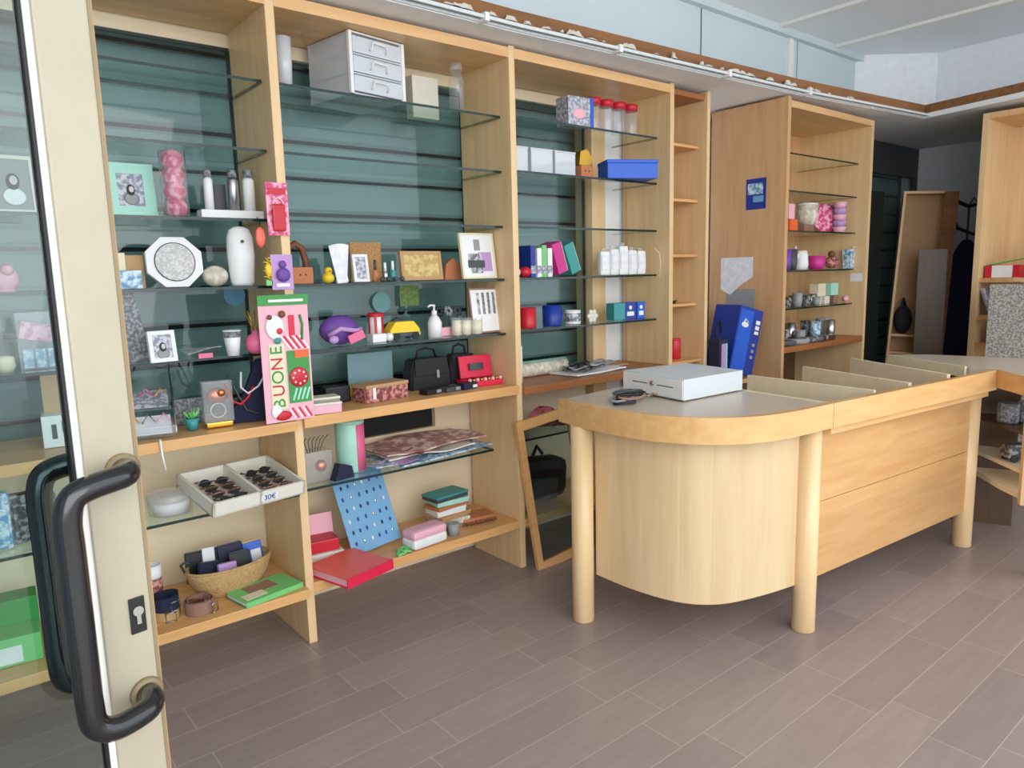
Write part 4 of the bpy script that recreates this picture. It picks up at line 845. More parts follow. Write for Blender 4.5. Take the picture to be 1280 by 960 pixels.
# bottom shelf of the middle bay
t = thing('earring_board', 1.525, 2.87, F2+.018, 0, 'light blue board of earrings leaning on the bottom shelf', 'earring board', rx=-16, ry=-7)
box(-.125, .125, 0, .006, 0, .36, bev=.002).build('board', 'bluecard', t)
for i in range(6):
    for j in range(6):
        MB().ball((-.095+.038*i+.006*math.sin(i*7+j*3), -.002, .05+.052*j), .005, (1, .5, 2.0), 8).build('earring', ['dblue', 'navy', 'white', 'silver'][(i*3+j*5) % 4 if (i+j) % 3 else 0], t)
bx, by, bz = 1.945, 2.93, F2
for k, (w_, d_, h_, m_, rz, lb) in enumerate(((.20, .13, .022, 'grey', 6, 'grey box at the bottom'), (.19, .13, .03, 'stone', -6, 'pale patterned box second from the bottom'), (.20, .13, .022, 'tan', 10, 'beige box third from the bottom'), (.17, .11, .032, 'white', 0, 'white box in the middle'), (.20, .12, .018, 'terracotta', 8, 'brown box above the white one'), (.18, .12, .026, 'mint', -4, 'mint box second from the top'), (.20, .12, .03, 'dgrey', 6, 'dark box on top'))):
    t = thing('game_box', bx+.006*(k % 3), by, bz, rz, lb+' of the stack behind the white case', 'box', 'stacked boxes on the bottom shelf')
    box(-w_/2, w_/2, -d_/2, d_/2, 0, h_*.6, bev=.002).build('base', m_, t); box(-w_/2-.002, w_/2+.002, -d_/2-.002, d_/2+.002, h_*.6, h_-.001, bev=.002).build('lid', 'teal' if k == 6 else m_, t); bz += h_
t = thing('glasses_case', 1.735, 2.80, F2, 6, 'white and pink rounded case in front of the stacked boxes', 'case')
box(-.10, .10, -.05, .05, 0, .05, bev=.018).build('base', 'white', t); box(-.10, .10, -.05, .05, .04, .088, bev=.02).build('lid', 'lpink', t)
one(MB().lathe([(.028, 0), (.028, .06)], 20), 'grey_can', 'grey', 1.90, 2.80, F2, 0, 'short grey can right of the white and pink case', 'can')
t = thing('ruffled_wallet', 2.10, 2.90, F2, -8, 'brown leather wallet with a ruffled edge at the right of the bottom shelf', 'wallet')
box(-.095, .095, -.06, .06, 0, .035, bev=.010).build('body', 'terracotta', t)
MB().tube([(-.09+.18*k/24, -.062-.005*math.sin(k*1.9), .012+.006*math.sin(k*2.3)) for k in range(25)], .007, 8).build('ruffle', 'brown', t)
one(MB().tube([(.05*math.cos(k*.7)*(1-k/40), .03*math.sin(k*.9), .008+.004*math.sin(k)) for k in range(26)], .006, 6), 'ribbon', 'lgreen', 1.60, 2.77, F2, 0, 'tangled yellow green ribbon at the shelf edge below the earring board', 'ribbon')
t = thing('red_gift_box', 1.275, 2.97, F2, -8, 'open white and red gift box left of the earring board', 'box')
box(-.10, .10, -.07, .07, 0, .045, bev=.003).build('tray', 'offwhite', t); box(-.085, .085, -.055, .055, .045, .10, bev=.006).build('contents', 'red', t); box(-.09, .09, .05, .058, .08, .19, rot=RX(-8)).build('raised_lid', 'lpink', t)
t = thing('pink_folder', 1.30, 2.735, F2, 14, 'thick pink folder jutting out from the bottom shelf', 'folder')
box(-.11, .14, -.13, .13, 0, .006, bev=.001).build('back_cover', 'crimson', t); box(-.105, .135, -.125, .125, .006, .035).build('pages', 'lpink', t); box(-.11, .14, -.13, .13, .035, .042, bev=.001).build('front_cover', 'coral', t); box(-.112, .142, -.135, -.13, 0, .042).build('spine', 'crimson', t)

# ---- right bay
A3 = A_+.008; B3 = B_+.008
t = thing('carton', 2.80, 2.80, A3, -4, 'grey and blue printed carton left of the red capped jars', 'box')
box(-.085, .085, -.0, .10, 0, .145, bev=.002).build('body', 'photo2', t); box(.065, .087, -.003, .10, 0, .147).build('blue_side', 'blue', t); MB().ball((-.01, 0, .06), .035, (1.2, .08, .7)).build('cake_print', 'lpink', t)
for i in range(4):
    t = thing('glass_jar', 2.955+.10*i, 2.86, A3, 0, ['leftmost', 'second', 'third', 'rightmost'][i]+' of the clear jars with red lids on the top glass shelf', 'jar', 'red lidded jars')
    MB().lathe([(.040, 0), (.043, .01), (.043, .12), (.036, .135)], 24).build('glass', 'clear', t); MB().lathe([(.040, .133), (.041, .165), (.036, .17)], 24).build('lid', 'red', t)
for i, (x, w_) in enumerate(((2.40, .16), (2.575, .15), (2.74, .15))):
    t = thing('clear_box', x, 2.86, B3, 0, ['left', 'middle', 'right'][i]+' milky plastic box on the second glass shelf of the right bay', 'box', 'milky plastic boxes')
    m = MB()
    for a in ((-w_/2, -w_/2+.003, 0, .16), (w_/2-.003, w_/2, 0, .16), (-w_/2, w_/2, 0, .003), (-w_/2, w_/2, .157, .16)): m.box(a[0], a[1], a[2], a[3], 0, .12)
    m.box(-w_/2, w_/2, 0, .16, 0, .003); m.build('body', 'milky', t); box(-w_/2-.002, w_/2+.002, -.002, .162, .12, .13, bev=.002).build('lid', 'milky', t)
t = thing('owl_box', 2.895, 2.85, B3, 0, 'small terracotta box with dark eyes beside the blue box', 'box')
box(-.045, .045, 0, .08, 0, .068, bev=.003).build('body', 'terracotta', t)
for s in (-1, 1): MB().ball((s*.014, 0, .038), .005, (1, .5, 1), 8).build('eye', 'black', t)
x = 2.895; one(MB().prism([(-.05, 0), (.05, 0), (.045, .045), (.01, .085), (-.04, .07)], -.03, .03, mtx=Matrix(((1, 0, 0, 0), (0, 0, 1, 0), (0, 1, 0, 0), (0, 0, 0, 1)))), 'golden_ornament', 'gold', x, 2.89, B3+.07, 0, 'golden ornament standing on the small terracotta box', 'ornament')
t = thing('blue_box', 3.155, 2.80, B3, -28, 'bright blue flat box on the second glass shelf of the right bay', 'box')
box(-.14, .15, -.085, .085, 0, .082, bev=.003).build('body', 'blue', t); box(-.143, .153, -.088, .088, .082, .10, bev=.003).build('lid', 'blue', t)
for i, (x, m_, lb, tilt, hh) in enumerate(((2.51, 'dblue', 'dark blue book at the left of the row', 0, .165), (2.555, 'white', 'white book next to the dark blue one', 0, .15), (2.59, 'lgreen', 'green book between two white ones', 0, .165), (2.63, 'white', 'white book left of the pink one', 0, .15))):
    t = thing('book', x, 2.87, D_, 0, lb, 'book', 'books on the fourth glass shelf'); box(-.016, .016, 0, .11, 0, hh, bev=.002).build('cover', m_, t); box(-.0165, .0165, -.001, .0, .02, .06).build('spine_label', 'photo2', t); box(-.013, .013, .0, .108, hh, hh+.001).build('pages', 'offwhite', t)
for i, (x, m_, lb) in enumerate(((2.70, 'magenta', 'pink book leaning against the white one'), (2.80, 'teal', 'teal book leaning at the right end of the row'))):
    t = thing('book', x+.03, 2.87, D_+.012, 0, lb, 'book', 'books on the fourth glass shelf', ry=-18-4*i); box(-.035, .035, 0, .12, .01, .175, bev=.002).build('cover', m_, t); box(.033, .0355, .0, .118, .014, .17).build('pages', 'offwhite', t)
for i, (x, m_, lb) in enumerate(((2.375, 'offwhite', 'white little ball at the left end of the book shelf'), (2.445, 'red', 'dark red little ball beside the white one'))):
    one(MB().ball((0, 0, .028), .03, (1, 1, .93)), 'ball', m_, x, 2.86, D_, 0, lb, 'ball')
for i in range(5):
    x = 3.06+.078*i
    t = thing('favour_bag', x, 2.89, D_, (-6, 4, -3, 5, 0)[i], ['first', 'second', 'third', 'fourth', 'fifth'][i]+' white favour bag from the left beside the right divider', 'bag', 'white favour bags')
    hh = (.15, .165, .185, .16, .155)[i]
    box(-.034, .034, -.018, .018, 0, hh*.9, bev=.010).build('pouch', 'white', t); box(-.030, .030, -.021, -.016, hh*.2, hh*.75, bev=.004).build('print', 'paper_map', t); MB().lathe([(.012, hh*.88), (.02, hh*.94), (.024, hh)], 12, sx=1, sy=.6).build('gathered_top', 'film', t)
one(MB().tube([(0, 0, .15), (.03, -.01, .12), (.03, -.02, .05), (.02, -.02, -.02)], .0015, 6), 'cellophane_strip', 'white', 3.40, 2.80, D_, 0, 'thin white strip dangling by the right divider', 'strip')
def mug(x, y, z, r, h, m_, label, cat='mug', rz=0, band=None):
    t = thing('mug', x, y, z, rz, label, cat); MB().lathe([(r*.95, 0), (r, .006), (r, h), (r*.9, h), (r*.88, .01)], 28).build('cup', m_, t)
    MB().tube([(r*.95, 0, h*.8), (r*1.4, 0, h*.78), (r*1.55, 0, h*.5), (r*1.35, 0, h*.22), (r*.95, 0, h*.2)], r*.13, 8).build('handle', m_, t)
    if band: MB().lathe([(r*1.01, h*.2), (r*1.01, h*.8)], 28, cap=False).build('print', band, t)
mug(2.455, 2.86, E_, .043, .105, 'red', 'glossy red mug at the left of the fifth glass shelf', rz=100)
mug(2.625, 2.86, E_, .050, .11, 'dblue', 'blue mug between the red mug and the printed mug', rz=0)
mug(2.80, 2.88, E_, .044, .075, 'white', 'white mug printed with dark letters', rz=90, band='photo')
m = MB(); m.ball((0, 0, .035), .018)
for k in range(6): a = k*1.047; m.ball((.028*math.cos(a), -.01, .035+.026*math.sin(a)), .015, (1, .6, 1), 8)
one(m, 'porcelain_flower', 'offwhite', 2.945, 2.88, E_, 0, 'white porcelain flower right of the printed mug', 'ornament')
for i, (a, w_, m_, lb) in enumerate(((3.16, .085, 'teal', 'teal little carton left of the blue ones'), (3.255, .09, 'dblue', 'blue carton with a white emblem'), (3.35, .06, 'blue', 'blue carton right of the emblem'))):
    t = thing('carton', a, 2.86, E_, -6, lb+' near the right divider', 'box'); box(-w_/2, w_/2, 0, .07, 0, .098, bev=.002).build('body', m_, t)
    if i: box(-w_*.3, w_*.3, -.001, 0, .02, .045).build('white_print', 'white', t); MB().ball((0, 0, .068), .012, (1, .1, 1), 12).build('emblem', 'white', t)
# wooden shelf of the right bay
W3 = .946
for i, (x, y, m_, lb) in enumerate(((2.60, 2.99, 'stone', 'cream paper roll lying at the front left'), (2.66, 3.06, 'mint', 'pale green paper roll behind the cream one'))):
    t = thing('paper_roll', x, y, W3, 0, lb+' of the brown shelf', 'roll'); MB().lathe([(.038, -.19), (.038, .19)], 24, (0.05, 0, .038), RY(90)).build('paper', m_, t); MB().lathe([(.014, -.192), (.014, .192)], 16, (0.05, 0, .038), RY(90)).build('core', 'brown', t)
one(MB().lathe([(.006, 0), (.006, .19)], 12), 'white_rod', 'white', 2.405, 2.86, W3, 0, 'thin white rod standing on the brown shelf below the mugs', 'rod')
one(box(-.05, .05, 0, .12, 0, .18, bev=.004), 'brown_case', 'brown_wood', 2.365, 2.97, W3, 0, 'brown case in the left corner of the brown shelf', 'case')
t = thing('leather_cords', 2.93, 2.90, W3, 5, 'tangle of grey and black bracelet cords on a white paper pad', 'bracelet cords')
MB().sheet(.44, .22, .006, 9, 12, 10, .008).build('paper_pad', 'white', t)
for k in range(14):
    r_ = random.Random(90+k); cx, cy = r_.uniform(-.15, .17), r_.uniform(-.07, .08); rx_, ry_ = r_.uniform(.04, .09), r_.uniform(.02, .05); ph = r_.uniform(0, 3)
    MB().tube([(cx+rx_*math.cos(a/9*math.pi), cy+ry_*math.sin(a/9*math.pi+ph*.2), .024+.012*(k % 3)+.004*math.sin(a)) for a in range(18)], .0045, 6, True).build('cord', ['dgrey', 'grey', 'black', 'silver'][k % 4], t)
one(MB().sheet(.20, .14, .01, 33, 10, 8, .006), 'yellow_pouch', 'tan', 3.19, 2.98, W3, -10, 'yellowish pouch right of the bracelet cords', 'pouch')
# narrow column
t = thing('red_tin', 3.69, 2.88, .952, 0, 'red cylindrical tin on the lowest shelf of the narrow column', 'tin'); MB().lathe([(.040, 0), (.042, .004), (.042, .115), (.040, .12)], 24).build('body', 'red', t); MB().lathe([(.043, .115), (.043, .127)], 24).build('lid', 'crimson', t)
t = thing('toy_figure', 3.585, 2.86, .952, 0, 'yellow and red crouching toy beside the red tin', 'toy'); MB().ball((0, 0, .03), .032, (1.3, .8, .9)).build('body', 'yellow', t); MB().ball((.02, -.01, .055), .018).build('head', 'red', t)
one(MB().tube([(-.05, 0, .006), (-.02, -.01, .018), (.02, 0, .010), (.06, .01, .02)], .010, 8, taper=[.4, 1, 1, .3]), 'black_clip', 'black', 3.60, 2.83, 1.30, 0, 'black hair clip on the second lowest shelf of the narrow column', 'hair clip')

# ---- things on the side of the bookcase and before it
t = thing('cardboard_box', 4.17, 2.79, 0, 0, 'tall blue box leaning against the side of the bookcase', 'box')
t.location = (4.06, 2.72, .835); t.rotation_euler = (0, R(14), R(-8))
box(-.11, .11, -.09, .12, 0, .43, bev=.003).build('carton', 'dblue', t)
box(-.10, .02, -.0915, -.09, .02, .41).build('light_swirl', 'blue', t)
for k, (z0, z1) in enumerate(((.27, .29), (.30, .325), (.335, .36))): box(.055, .092, -.0925, -.0905, z0, z1).build('white_lettering', 'white', t)
for k, (z0, z1) in enumerate(((.11, .13), (.15, .17), (.19, .21))): box(.055, .08, -.0925, -.0905, z0, z1).build('grey_lettering', 'grey', t)
m = MB(); m.tube([(-.07, -.094, .30), (-.05, -.094, .35), (-.02, -.094, .33)], .006, 6); m.ball((-.045, -.093, .315), .025, (1.3, .08, .7)); m.build('white_emblem', 'white', t)
st_ = thing('low_cabinet', 4.08, 2.93, 0, 0, 'low dark cabinet carrying the blue boxes behind the counter', 'cabinet')
box(-.20, .20, -.28, .16, .06, .77).build('body', 'dark_board', st_); box(-.22, .22, -.30, .18, .77, .80, bev=.003).build('top', 'maple_edge', st_); box(-.18, .19, -.26, .14, 0, .06).build('plinth', 'dgrey', st_)
t = thing('printed_bag', 3.885, 2.68, .802, 0, 'dark blue bag with lilac and green print left of the tall blue box', 'bag')
box(-.035, .055, -.03, .06, 0, .27, bev=.012).build('body', 'navy', t); box(-.02, .02, -.033, -.029, .03, .24).build('lilac_print', 'lilac', t); box(.025, .04, -.033, -.029, .03, .24).build('green_print', 'mint', t)
m = MB(); m.tube([(-.02, .01, .26), (-.01, .02, .34), (.03, .02, .38), (.05, .02, .30)], .008, 8); m.build('handle', 'dark_cloth', t)
def on_side(name, y0, y1, z0, z1, m_, label, cat): return one(box(-.0015, 0, y0, y1, z0, z1), name, m_, 4.344, 0, 0, 0, label, cat)
t = thing('sticker', 4.3045, 2.71, 1.98, 0, 'blue and white sticker on the side of the bookcase', 'sticker')
box(-.002, 0, -.072, .072, -.095, .10).build('sheet', 'dblue', t); box(-.003, -.002, -.05, .06, .0, .07).build('white_print', 'mixblue', t); box(-.003, -.002, -.055, .02, -.05, -.01).build('lower_print', 'lblue', t)
t = thing('paper_notice', 4.3045, 2.84, 1.45, 0, 'torn white paper notice taped to the side of the bookcase', 'notice')
MB().prism([(-.12, .13), (.125, .13), (.125, -.08), (.05, -.12), (-.02, -.06), (-.12, -.0)], -.002, 0, mtx=Matrix(((0, 0, 1, 0), (1, 0, 0, 0), (0, 1, 0, 0), (0, 0, 0, 1)))).build('paper', 'paper_map', t)
one(box(-.0015, 0, -.11, .11, -.10, .15), 'grey_card', 'grey', 4.3045, 2.81, 1.22, 0, 'grey card on the side of the bookcase under the torn notice', 'card')
# goods in the bookcase: (x, z shelf, radius, height, material, label)
def cup(x, y, z, r, h, m_, lb, cat='cup', handle=False, lid=None):
    t = thing('cup', x, y, z, 0, lb, cat); MB().lathe([(r*.7, 0), (r*.95, h*.3), (r, h), (r*.9, h), (r*.6, .01)], 20).build('body', m_, t)
    if lid: MB().lathe([(r*1.02, h), (r*1.02, h*1.08), (r*.3, h*1.15)], 20).build('lid', lid, t)
    if handle: MB().tube([(r*.9, 0, h*.8), (r*1.5, 0, h*.7), (r*1.4, 0, h*.3), (r*.8, 0, h*.25)], r*.12, 6).build('handle', m_, t)
Z1, Z2, Z3, Z4 = 1.7465, 1.4865, 1.2365, .9915
def bx(px_, Y): return at(px_, 330, Y).x
def bw(px_, w_, d_, h_, m_, z, lb, name='small_box', cat='box', Y=2.64): return one(box(-w_/2, w_/2, 0, d_, 0, h_, bev=.003), name, m_, bx(px_, Y), Y, z, 0, lb, cat)
bw(991, .10, .06, .075, 'orange', Z1, 'little orange box at the left of the third bookcase shelf', Y=2.60)
bw(988, .075, .05, .10, 'lpink', Z1+.076, 'pale box standing on the little orange one', Y=2.60)
bw(1010, .13, .08, .05, 'leather', Z1, 'dull rose box under the large grey green jar')
cup(bx(1010, 2.68), 2.70, Z1+.052, .072, .135, 'stone', 'large grey green jar with a pale lid in the bookcase', 'jar', lid='white')
for k in range(4):
    t = thing('plate', bx(1023+5*k, 2.74), 2.72, Z1, 0, ['leftmost', 'second', 'third', 'rightmost'][k]+' upright plate between the jar and the pink glasses', 'plate', 'upright plates in the bookcase')
    MB().lathe([(.02, 0), (.06, .002), (.103, .012), (.103, .016), (.06, .007), (.001, .006)], 28, (0, 0, .107), RZ(-20) @ RX(84)).build('dish', ['rose', 'floral', 'white', 'dgrey'][k], t)
for k in range(5):
    one(MB().lathe([(.036, 0), (.048, .043), (.042, .043), (.032, .006)], 20), 'stacked_glass', ['lpink', 'lilac'][k % 2], bx(1047, 2.64), 2.64, Z1+.044*k, 0, ['bottom', 'second', 'third', 'fourth', 'top'][k]+' glass of the pink stack at the right of the third bookcase shelf', 'glass', 'stacked pink glasses')
for k, (p_, m_, lb) in enumerate(((983, 'purple', 'purple'), (990, 'dgrey', 'dark'))):
    cup(bx(p_, 2.62), 2.62, Z2, .034, .14, m_, f'{lb} tumbler at the left of the fourth bookcase shelf', 'tumbler')
t = thing('watering_jug', bx(1001, 2.62), 2.62, Z2, 0, 'white jug with a long spout left of the magenta bowl', 'jug'); MB().lathe([(.04, 0), (.05, .03), (.045, .10), (.036, .13)], 20).build('body', 'white', t); MB().tube([(-.03, 0, .06), (-.06, 0, .11), (-.075, 0, .16)], .008, 8).build('spout', 'white', t)
cup(bx(1020, 2.62), 2.62, Z2, .062, .095, 'magenta', 'magenta bowl in the middle of the fourth bookcase shelf', 'bowl')
t = thing('round_ornament', bx(1040, 2.64), 2.64, Z2, 0, 'dark rosy round ornament right of the magenta bowl', 'ornament'); MB().ball((0, 0, .048), .05, (1.4, .9, .9)).build('body', 'floral', t); MB().ball((-.03, -.01, .105), .026).build('head', 'brown', t)
t = thing('gift_bag', bx(1062, 2.62), 2.62, Z2, 0, 'small blue and white gift bag at the right of the fourth bookcase shelf', 'bag'); MB().prism([(-.045, 0), (.05, 0), (.07, .14), (-.06, .14)], -.03, .03, mtx=Matrix(((1, 0, 0, 0), (0, 0, 1, 0), (0, 1, 0, 0), (0, 0, 0, 1)))).build('body', 'mixblue', t); MB().tube([(-.02, -.03, .13), (-.015, -.03, .16), (.02, -.03, .16), (.025, -.03, .13)], .003, 6).build('handle', 'white', t)
one(box(-.002, 0, 0, .09, -.03, .03), 'price_label', 'white', 5.4295, 2.52, 1.42, 0, 'small white label on the right inner side of the bookcase', 'label')
rr = random.Random(11); ordn = ['first', 'second', 'third', 'fourth', 'fifth', 'sixth', 'seventh', 'eighth', 'ninth']
for k in range(7):
    cup(bx(986+6*k, 2.60+.05*(k % 2)), 2.60+.05*(k % 2), Z3, .026+.004*(k % 3), .05+.05*rr.random(), ['clutter', 'silver', 'grey', 'glitter'][k % 4], f'{ordn[k]} little silvery cup from the left on the fifth bookcase shelf', 'cup')
for k, (p_, m_, lb) in enumerate(((1029, 'cream', 'cream box on top of the small cartons'), (1045, 'mint', 'pale green box on top of the small cartons'))): bw(p_, .105, .07, .09, m_, Z3+.058, lb, 'small_carton')
for k, (p_, m_, lb) in enumerate(((1026, 'stone', 'left'), (1036, 'offwhite', 'middle'), (1047, 'leather', 'right'))): o = bw(p_, .070, .07, .057, m_, Z3, lb+' small carton under the cream and green boxes', 'small_carton'); o['group'] = 'small cartons in the bookcase'
one(MB().ball((0, 0, .026), .03, (1.5, .8, .8)), 'pink_shell', 'lpink', bx(1060, 2.64), 2.64, Z3, 0, 'pale pink shell at the right of the fifth bookcase shelf', 'shell')
for k in range(12):
    r_ = random.Random(200+k); y = 2.55+.09*(k % 3); x = min(5.30, max(4.40, bx(978+6.3*k, y)))
    if k % 3 == 0:
        t = thing('glasses_case', x+.03, y, Z4, r_.uniform(-30, 30), ['leftmost', 'second', 'third', 'rightmost'][k//3]+' flat grey case on the wooden shelf of the bookcase', 'case', 'flat grey cases in the bookcase')
        box(-.07, .07, -.035, .035, 0, .035, bev=.012).build('body', ['dgrey', 'grey', 'clutter', 'silver'][k//3], t)
    else:
        cup(x, y, Z4, .032+.008*r_.random(), .07+.08*r_.random(), ['grey', 'clutter', 'silver', 'mixblue'][k % 4], f'{["", "first", "second", "", "third", "fourth", "", "fifth", "sixth", "", "seventh", "eighth"][k]} grey glass from the left on the wooden shelf of the bookcase', 'glass')
one(MB().prism([(-.07, 0), (.07, 0), (.06, .09), (-.05, .10)], -.05, .05, mtx=Matrix(((1, 0, 0, 0), (0, 0, 1, 0), (0, 1, 0, 0), (0, 0, 0, 1)))), 'straw_bag', 'wicker', 5.12, 2.90, Z4, 0, 'straw bag behind the grey glasses on the wooden bookcase shelf', 'bag')
for k, (w_, m_, lb) in enumerate(((.34, 'dark_cloth', 'dark folded cloth at the bottom'), (.30, 'grey', 'grey folded cloth in the middle'), (.26, 'leather', 'brownish folded cloth on top'))): one(MB().sheet(w_, .2, .02, 70+k, 12, 10, .02), 'folded_cloth', m_, 4.80, 2.90, Z4+.056*k, 0, lb+' of the pile behind the glasses in the bookcase', 'cloth', 'folded cloths in the bookcase')

# ---- niche with glass door, leaning carcass and hanging coat
wn = empty('window_4', (6.42, 2.98, 0), kind=S)
box(-.9, .9, -.004, .004, .05, 2.3).build('pane', 'pane_dark', wn)
m = MB()
for a in ((-.98, -.9, 0, 2.56), (.9, .97, 0, 2.56), (-.9, .9, 0, .05), (-.9, .9, 2.3, 2.56)): m.box(a[0], a[1], -.02, .03, a[2], a[3])
m.build('window_frame', 'dgrey', wn)
shutter(5.55, 7.32, 3.12, .0, 2.55, 'grey shutter behind the glass door in the far right niche')
t = thing('shelf_carcass', 6.52, 2.66, 0, -62, 'unpainted shelf carcass leaning in the niche left of the brown board', 'shelf carcass', ry=3)
cw, chh, cd = .33, 2.10, .16
for a in (-cw/2, cw/2-.02): box(a, a+.02, -cd/2, cd/2, 0, chh).build('side_board', 'maple_h', t)
for z in (0, .75, .9, chh-.02): box(-cw/2+.02, cw/2-.02, -cd/2, cd/2, z, z+.02).build('shelf', 'maple_h', t)
box(-cw/2+.02, cw/2-.02, cd/2-.01, cd/2, 0, chh).build('back_board', 'tan', t)
one(MB().ball((0, 0, .12), .10, (.7, .7, 1.2)).tube([(-.05, 0, .22), (0, 0, .30), (.05, 0, .22)], .01, 8), 'dark_bag', 'dark_cloth', 6.50, 2.66, .922, 0, 'dark bag sitting in the leaning shelf carcass', 'bag')
one(box(-.05, .05, -.012, .012, 0, 2.08), 'leaning_board', 'raw_brown', 6.52, 2.42, 0, -65, 'tall raw brown board leaning behind the wide dark brown one', 'board', ry=2)
one(box(-.10, .10, -.012, .012, 0, 1.62), 'leaning_board', 'dark_board', 6.34, 2.39, 0, -65, 'dark brown board leaning in front of the shelf carcass', 'board')
one(box(-.25, .25, -.015, .015, 0, 2.1), 'dark_glass_sheet', 'screen', 5.98, 2.80, 0, -10, 'dark glass panel leaning next to the bookcase in the niche', 'panel')
t = thing('hanging_coat', 6.86, 2.33, 0, -60, 'dark navy coat hanging in the niche left of the right bookcase', 'coat')
m = MB(); m.lathe([(.10, .55), (.14, .8), (.13, 1.2), (.11, 1.5), (.05, 1.66), (.02, 1.7)], 16, sx=1.2, sy=.6); m.build('body', 'navy_cloth', t)
MB().tube([(.10, -.02, 1.55), (.16, -.03, 1.3), (.17, -.03, 1.02)], .045, 10, taper=[1, .9, .7]).build('sleeve', 'navy_cloth', t)
MB().tube([(0, 0, 1.68), (.0, 0, 1.98), (.03, 0, 2.04), (.06, 0, 2.0)], .008, 8).build('hook', 'dgrey', t)
MB().tube([(-.14, 0, 1.95), (-.08, 0, 1.80), (.05, 0, 1.74), (.12, 0, 1.9), (.10, 0, 2.0), (0, 0, 1.97), (-.1, 0, 2.02)], .016, 8).build('scarf', 'dark_cloth', t)
one(box(-.05, .05, -.05, .05, 0, 1.9, bev=.01), 'coat_stand_post', 'dgrey', 7.2, 2.3, 0, 0, 'dark post at the wall behind the coat', 'post') if False else None

# ---- right bookcase goods
RX_ = 5.98
t = thing('red_box', RX_+.05, 1.80, 1.396, -90, 'white box with red ends on the top shelf of the right bookcase', 'box'); box(-.10, .11, -.05, .06, 0, .085, bev=.003).build('body', 'white', t)
for a in (-.101, .07): box(a, a+.042, -.052, .061, -.0, .087).build('red_end', 'red', t)
one(MB().prism([(-.13, 0), (.13, .05), (.13, .055), (-.13, .006)], -.05, .05, mtx=Matrix(((1, 0, 0, 0), (0, 0, 1, 0), (0, 1, 0, 0), (0, 0, 0, 1)))), 'green_folder', 'lgreen', RX_+.1, 1.78, 1.484, -90, 'green folder lying on the red ended box', 'folder')
for k in range(4):
    t = thing('white_jar', RX_+.06+.03*(k % 2), 1.60-.09*k, 1.396, 0, ['first', 'second', 'third', 'fourth'][k]+' white jar from the left on the right bookcase', 'jar', 'white jars on the right bookcase'); MB().lathe([(.035, 0), (.04, .01), (.04, .12), (.03, .135)], 20).build('body', 'white', t); MB().lathe([(.033, .135), (.033, .165+.05*(k > 1))], 20).build('lid', 'offwhite', t)
for k in range(3):
    t = thing('magazine', RX_+.06+.02*k, 1.83-.075*k, 1.132, -90, ['left', 'middle', 'right'][k]+' upright grey blue magazine on the second shelf of the right bookcase', 'magazine', 'magazines on the right bookcase', ry=-20)
    box(-.015, .015, -.1, .1, .01, .20, bev=.002).build('cover', ['photo2', 'navy', 'white'][k], t)
for k in range(3): cup(RX_+.05, 1.82-.1*k, .932, .035, .09, ['glitter', 'white', 'stone'][k], ['left', 'middle', 'right'][k]+' pale cup on the third shelf of the right bookcase', 'cup')
one(box(-.24, .24, -.012, .012, 0, .56, bev=.002), 'speckled_board', 'terrazzo', 5.35, 1.60-.02, .9685, -62, 'x', 'board') if False else None
t = thing('speckled_board', 5.62, 1.50, 0, -75, 'grey speckled stone board standing before the right bookcase', 'stone board', rx=0)
box(-.24, .26, -.012, .012, .05, 1.36, bev=.003).build('slab', 'terrazzo', t); box(-.2, .2, -.06, .06, 0, .05).build('foot', 'dgrey', t)
one(MB().sheet(.12, .05, .02, 81, 8, 5, .03), 'cloth_scrap', 'tan', 5.64, 1.56, 1.362, -75, 'beige cloth scrap lying on the speckled board', 'cloth')

# ---- cash drawer and keys on the counter
cd_ = thing('cash_drawer', 2.625, 2.0, .9645, 0, 'white metal cash drawer on the grey counter top', 'cash drawer')
MB().prism([(-.155, .215), (-.222, -.175), (.182, -.187), (.242, .165)], .006, .093).build('body', 'plaster', cd_)
# drawer front on the left face
d_ = (Vector((-.155, .215, 0))-Vector((-.222, -.175, 0))); ang = math.atan2(d_.y, d_.x)
fr_ = empty('drawer_front', (-.222, -.175, 0), ang); fr_.parent = cd_
def fp(name, x0, x1, z0, z1, m_, y0=.0, y1=.003): o = box(x0, x1, y0, y1, z0, z1, bev=.0005).build(name, m_, cd_); o.matrix_basis = Matrix.Translation((-.222, -.175, 0)) @ Matrix.Rotation(ang, 4, 'Z'); return o
bpy.data.objects.remove(fr_)
fp('drawer_front', .004, .39, .010, .089, 'white', .0, .004)
fp('cheque_slot', .06, .16, .052, .056, 'black', .004, .0045); fp('cheque_slot', .225, .325, .052, .056, 'black', .004, .0045)
o = MB().lathe([(.011, 0), (.011, .006)], 20, rot=RX(-90)).build('lock', 'steel', cd_); o.matrix_basis = Matrix.Translation((-.222, -.175, 0)) @ Matrix.Rotation(ang, 4, 'Z') @ Matrix.Translation((.19, .004, .058))
for a, b_ in ((-.15, .17), (-.2, -.15), (.16, -.16), (.2, .14)): MB().cyl(a, b_, 0, .006, .012, 12).build('rubber_foot', 'black', cd_)
ky = thing('key_bunch', 2.245, 1.99, .9665, 20, 'bunch of keys with a coloured cord on the counter before the cash drawer', 'keys')
for k in range(4):
    m = MB(); a = k*.5; m.lathe([(.013, 0), (.013, .003)], 14, (.10+.02*k, -.02*k, .004*k)); m.box(.055+.02*k, .10+.02*k, -.02*k-.003, -.02*k+.003, .004*k, .004*k+.003); m.build('key', 'gold' if k % 2 else 'silver', ky)
MB().tube([(.09+.02*math.cos(a*.6), -.03+.02*math.sin(a*.6), .018) for a in range(11)], .0015, 6, True).build('key_ring', 'silver', ky)
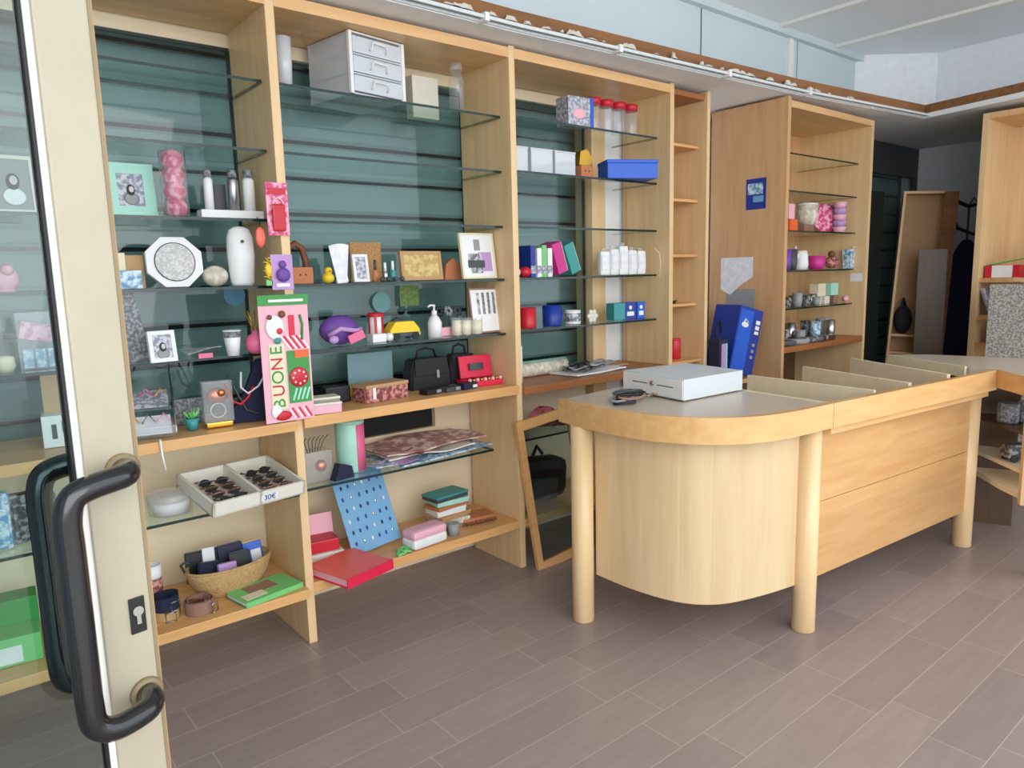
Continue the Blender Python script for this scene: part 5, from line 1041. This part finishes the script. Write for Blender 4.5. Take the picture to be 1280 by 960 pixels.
for k in range(5):
    MB().tube([(-.03+.02*k+.065*math.cos(a*.5+k), .02*math.sin(k*2)+.04*math.sin(a*.5+k*.7), .008+.007*k+.004*math.sin(a)) for a in range(13)], .006, 6, True).build('lanyard_loop', ['navy', 'grey', 'leather', 'black', 'dgrey'][k], ky)

# ---- framed glass panel leaning before the right bay, and goods behind it
fp_ = thing('framed_panel', 2.50, 2.655, 0, 0, 'wooden framed glass panel leaning against the shelf left of the counter leg', 'framed panel', rx=-4, ry=-6)
m = MB()
pw, ph = .42, .80
box(-pw/2+.03, -pw/2+.068, 0, .022, 0, ph).build('stile', 'maple_edge', fp_); box(pw/2-.038, pw/2, 0, .022, 0, ph).build('stile', 'maple_edge', fp_)
box(-pw/2+.068, pw/2-.038, 0, .022, 0, .05).build('rail', 'maple_edge', fp_); box(-pw/2+.068, pw/2-.038, 0, .022, ph-.05, ph).build('rail', 'maple_edge', fp_)
box(-pw/2+.068, pw/2-.038, .009, .013, .05, ph-.05).build('glass', 'pane_dark', fp_)
one(MB().sheet(.42, .26, .09, 13, 16, 12, .006), 'red_scarf', 'red_cloth', 2.56, 2.95, L_+.001, 0, 'crumpled red and pink scarf on the low glass shelf behind the panel', 'scarf')
t = thing('rucksack', 2.56, 2.93, F_+.02, 0, 'black rucksack on the bottom shelf behind the framed panel', 'rucksack'); box(-.15, .17, -.08, .08, 0, .23, bev=.06, rot=RY(6)).build('body', 'black', t); box(-.12, .06, -.11, -.06, .01, .13, bev=.02, rot=RY(6)).build('pocket', 'dgrey', t); MB().tube([(-.03, 0, .24), (0, 0, .29), (.04, 0, .24)], .01, 8).build('handle', 'dark_cloth', t)
one(MB().lathe([(.02, 0), (.035, .03), (.03, .08), (.015, .10)], 16), 'white_bottle', 'offwhite', 2.40, 2.84, F_, 0, 'small pale bottle left of the black rucksack', 'bottle')

# ---- goods under the second counter
for k, (x, y, m_) in enumerate(((4.335, 1.225, 'glitter'), (4.42, 1.16, 'photo2'), (4.50, 1.09, 'dgrey'))):
    one(MB().lathe([(.045, 0), (.05, .01), (.05, .10), (.045, .105)], 20), 'storage_tin', m_, x, y, .676, 0, ['front left', 'middle', 'right'][k]+' grey tin on the upper shelf under the second counter', 'tin', 'grey tins under the second counter')
t = thing('toy_truck', 4.30, 1.15, .491, -40, 'small dark toy truck on the middle shelf under the second counter', 'toy truck'); box(-.08, .08, -.035, .035, .02, .09, bev=.006).build('body', 'clutter', t)
for sx in (-.05, .05):
    for sy in (-.036, .036): MB().lathe([(.02, -.005), (.02, .005)], 14, (sx, sy, .02), RX(90)).build('wheel', 'black', t)
one(box(-.06, .06, -.04, .04, 0, .11, bev=.003), 'grey_carton', 'leather', 4.44, 1.10, .491, -40, 'brownish carton right of the toy truck under the second counter', 'box')
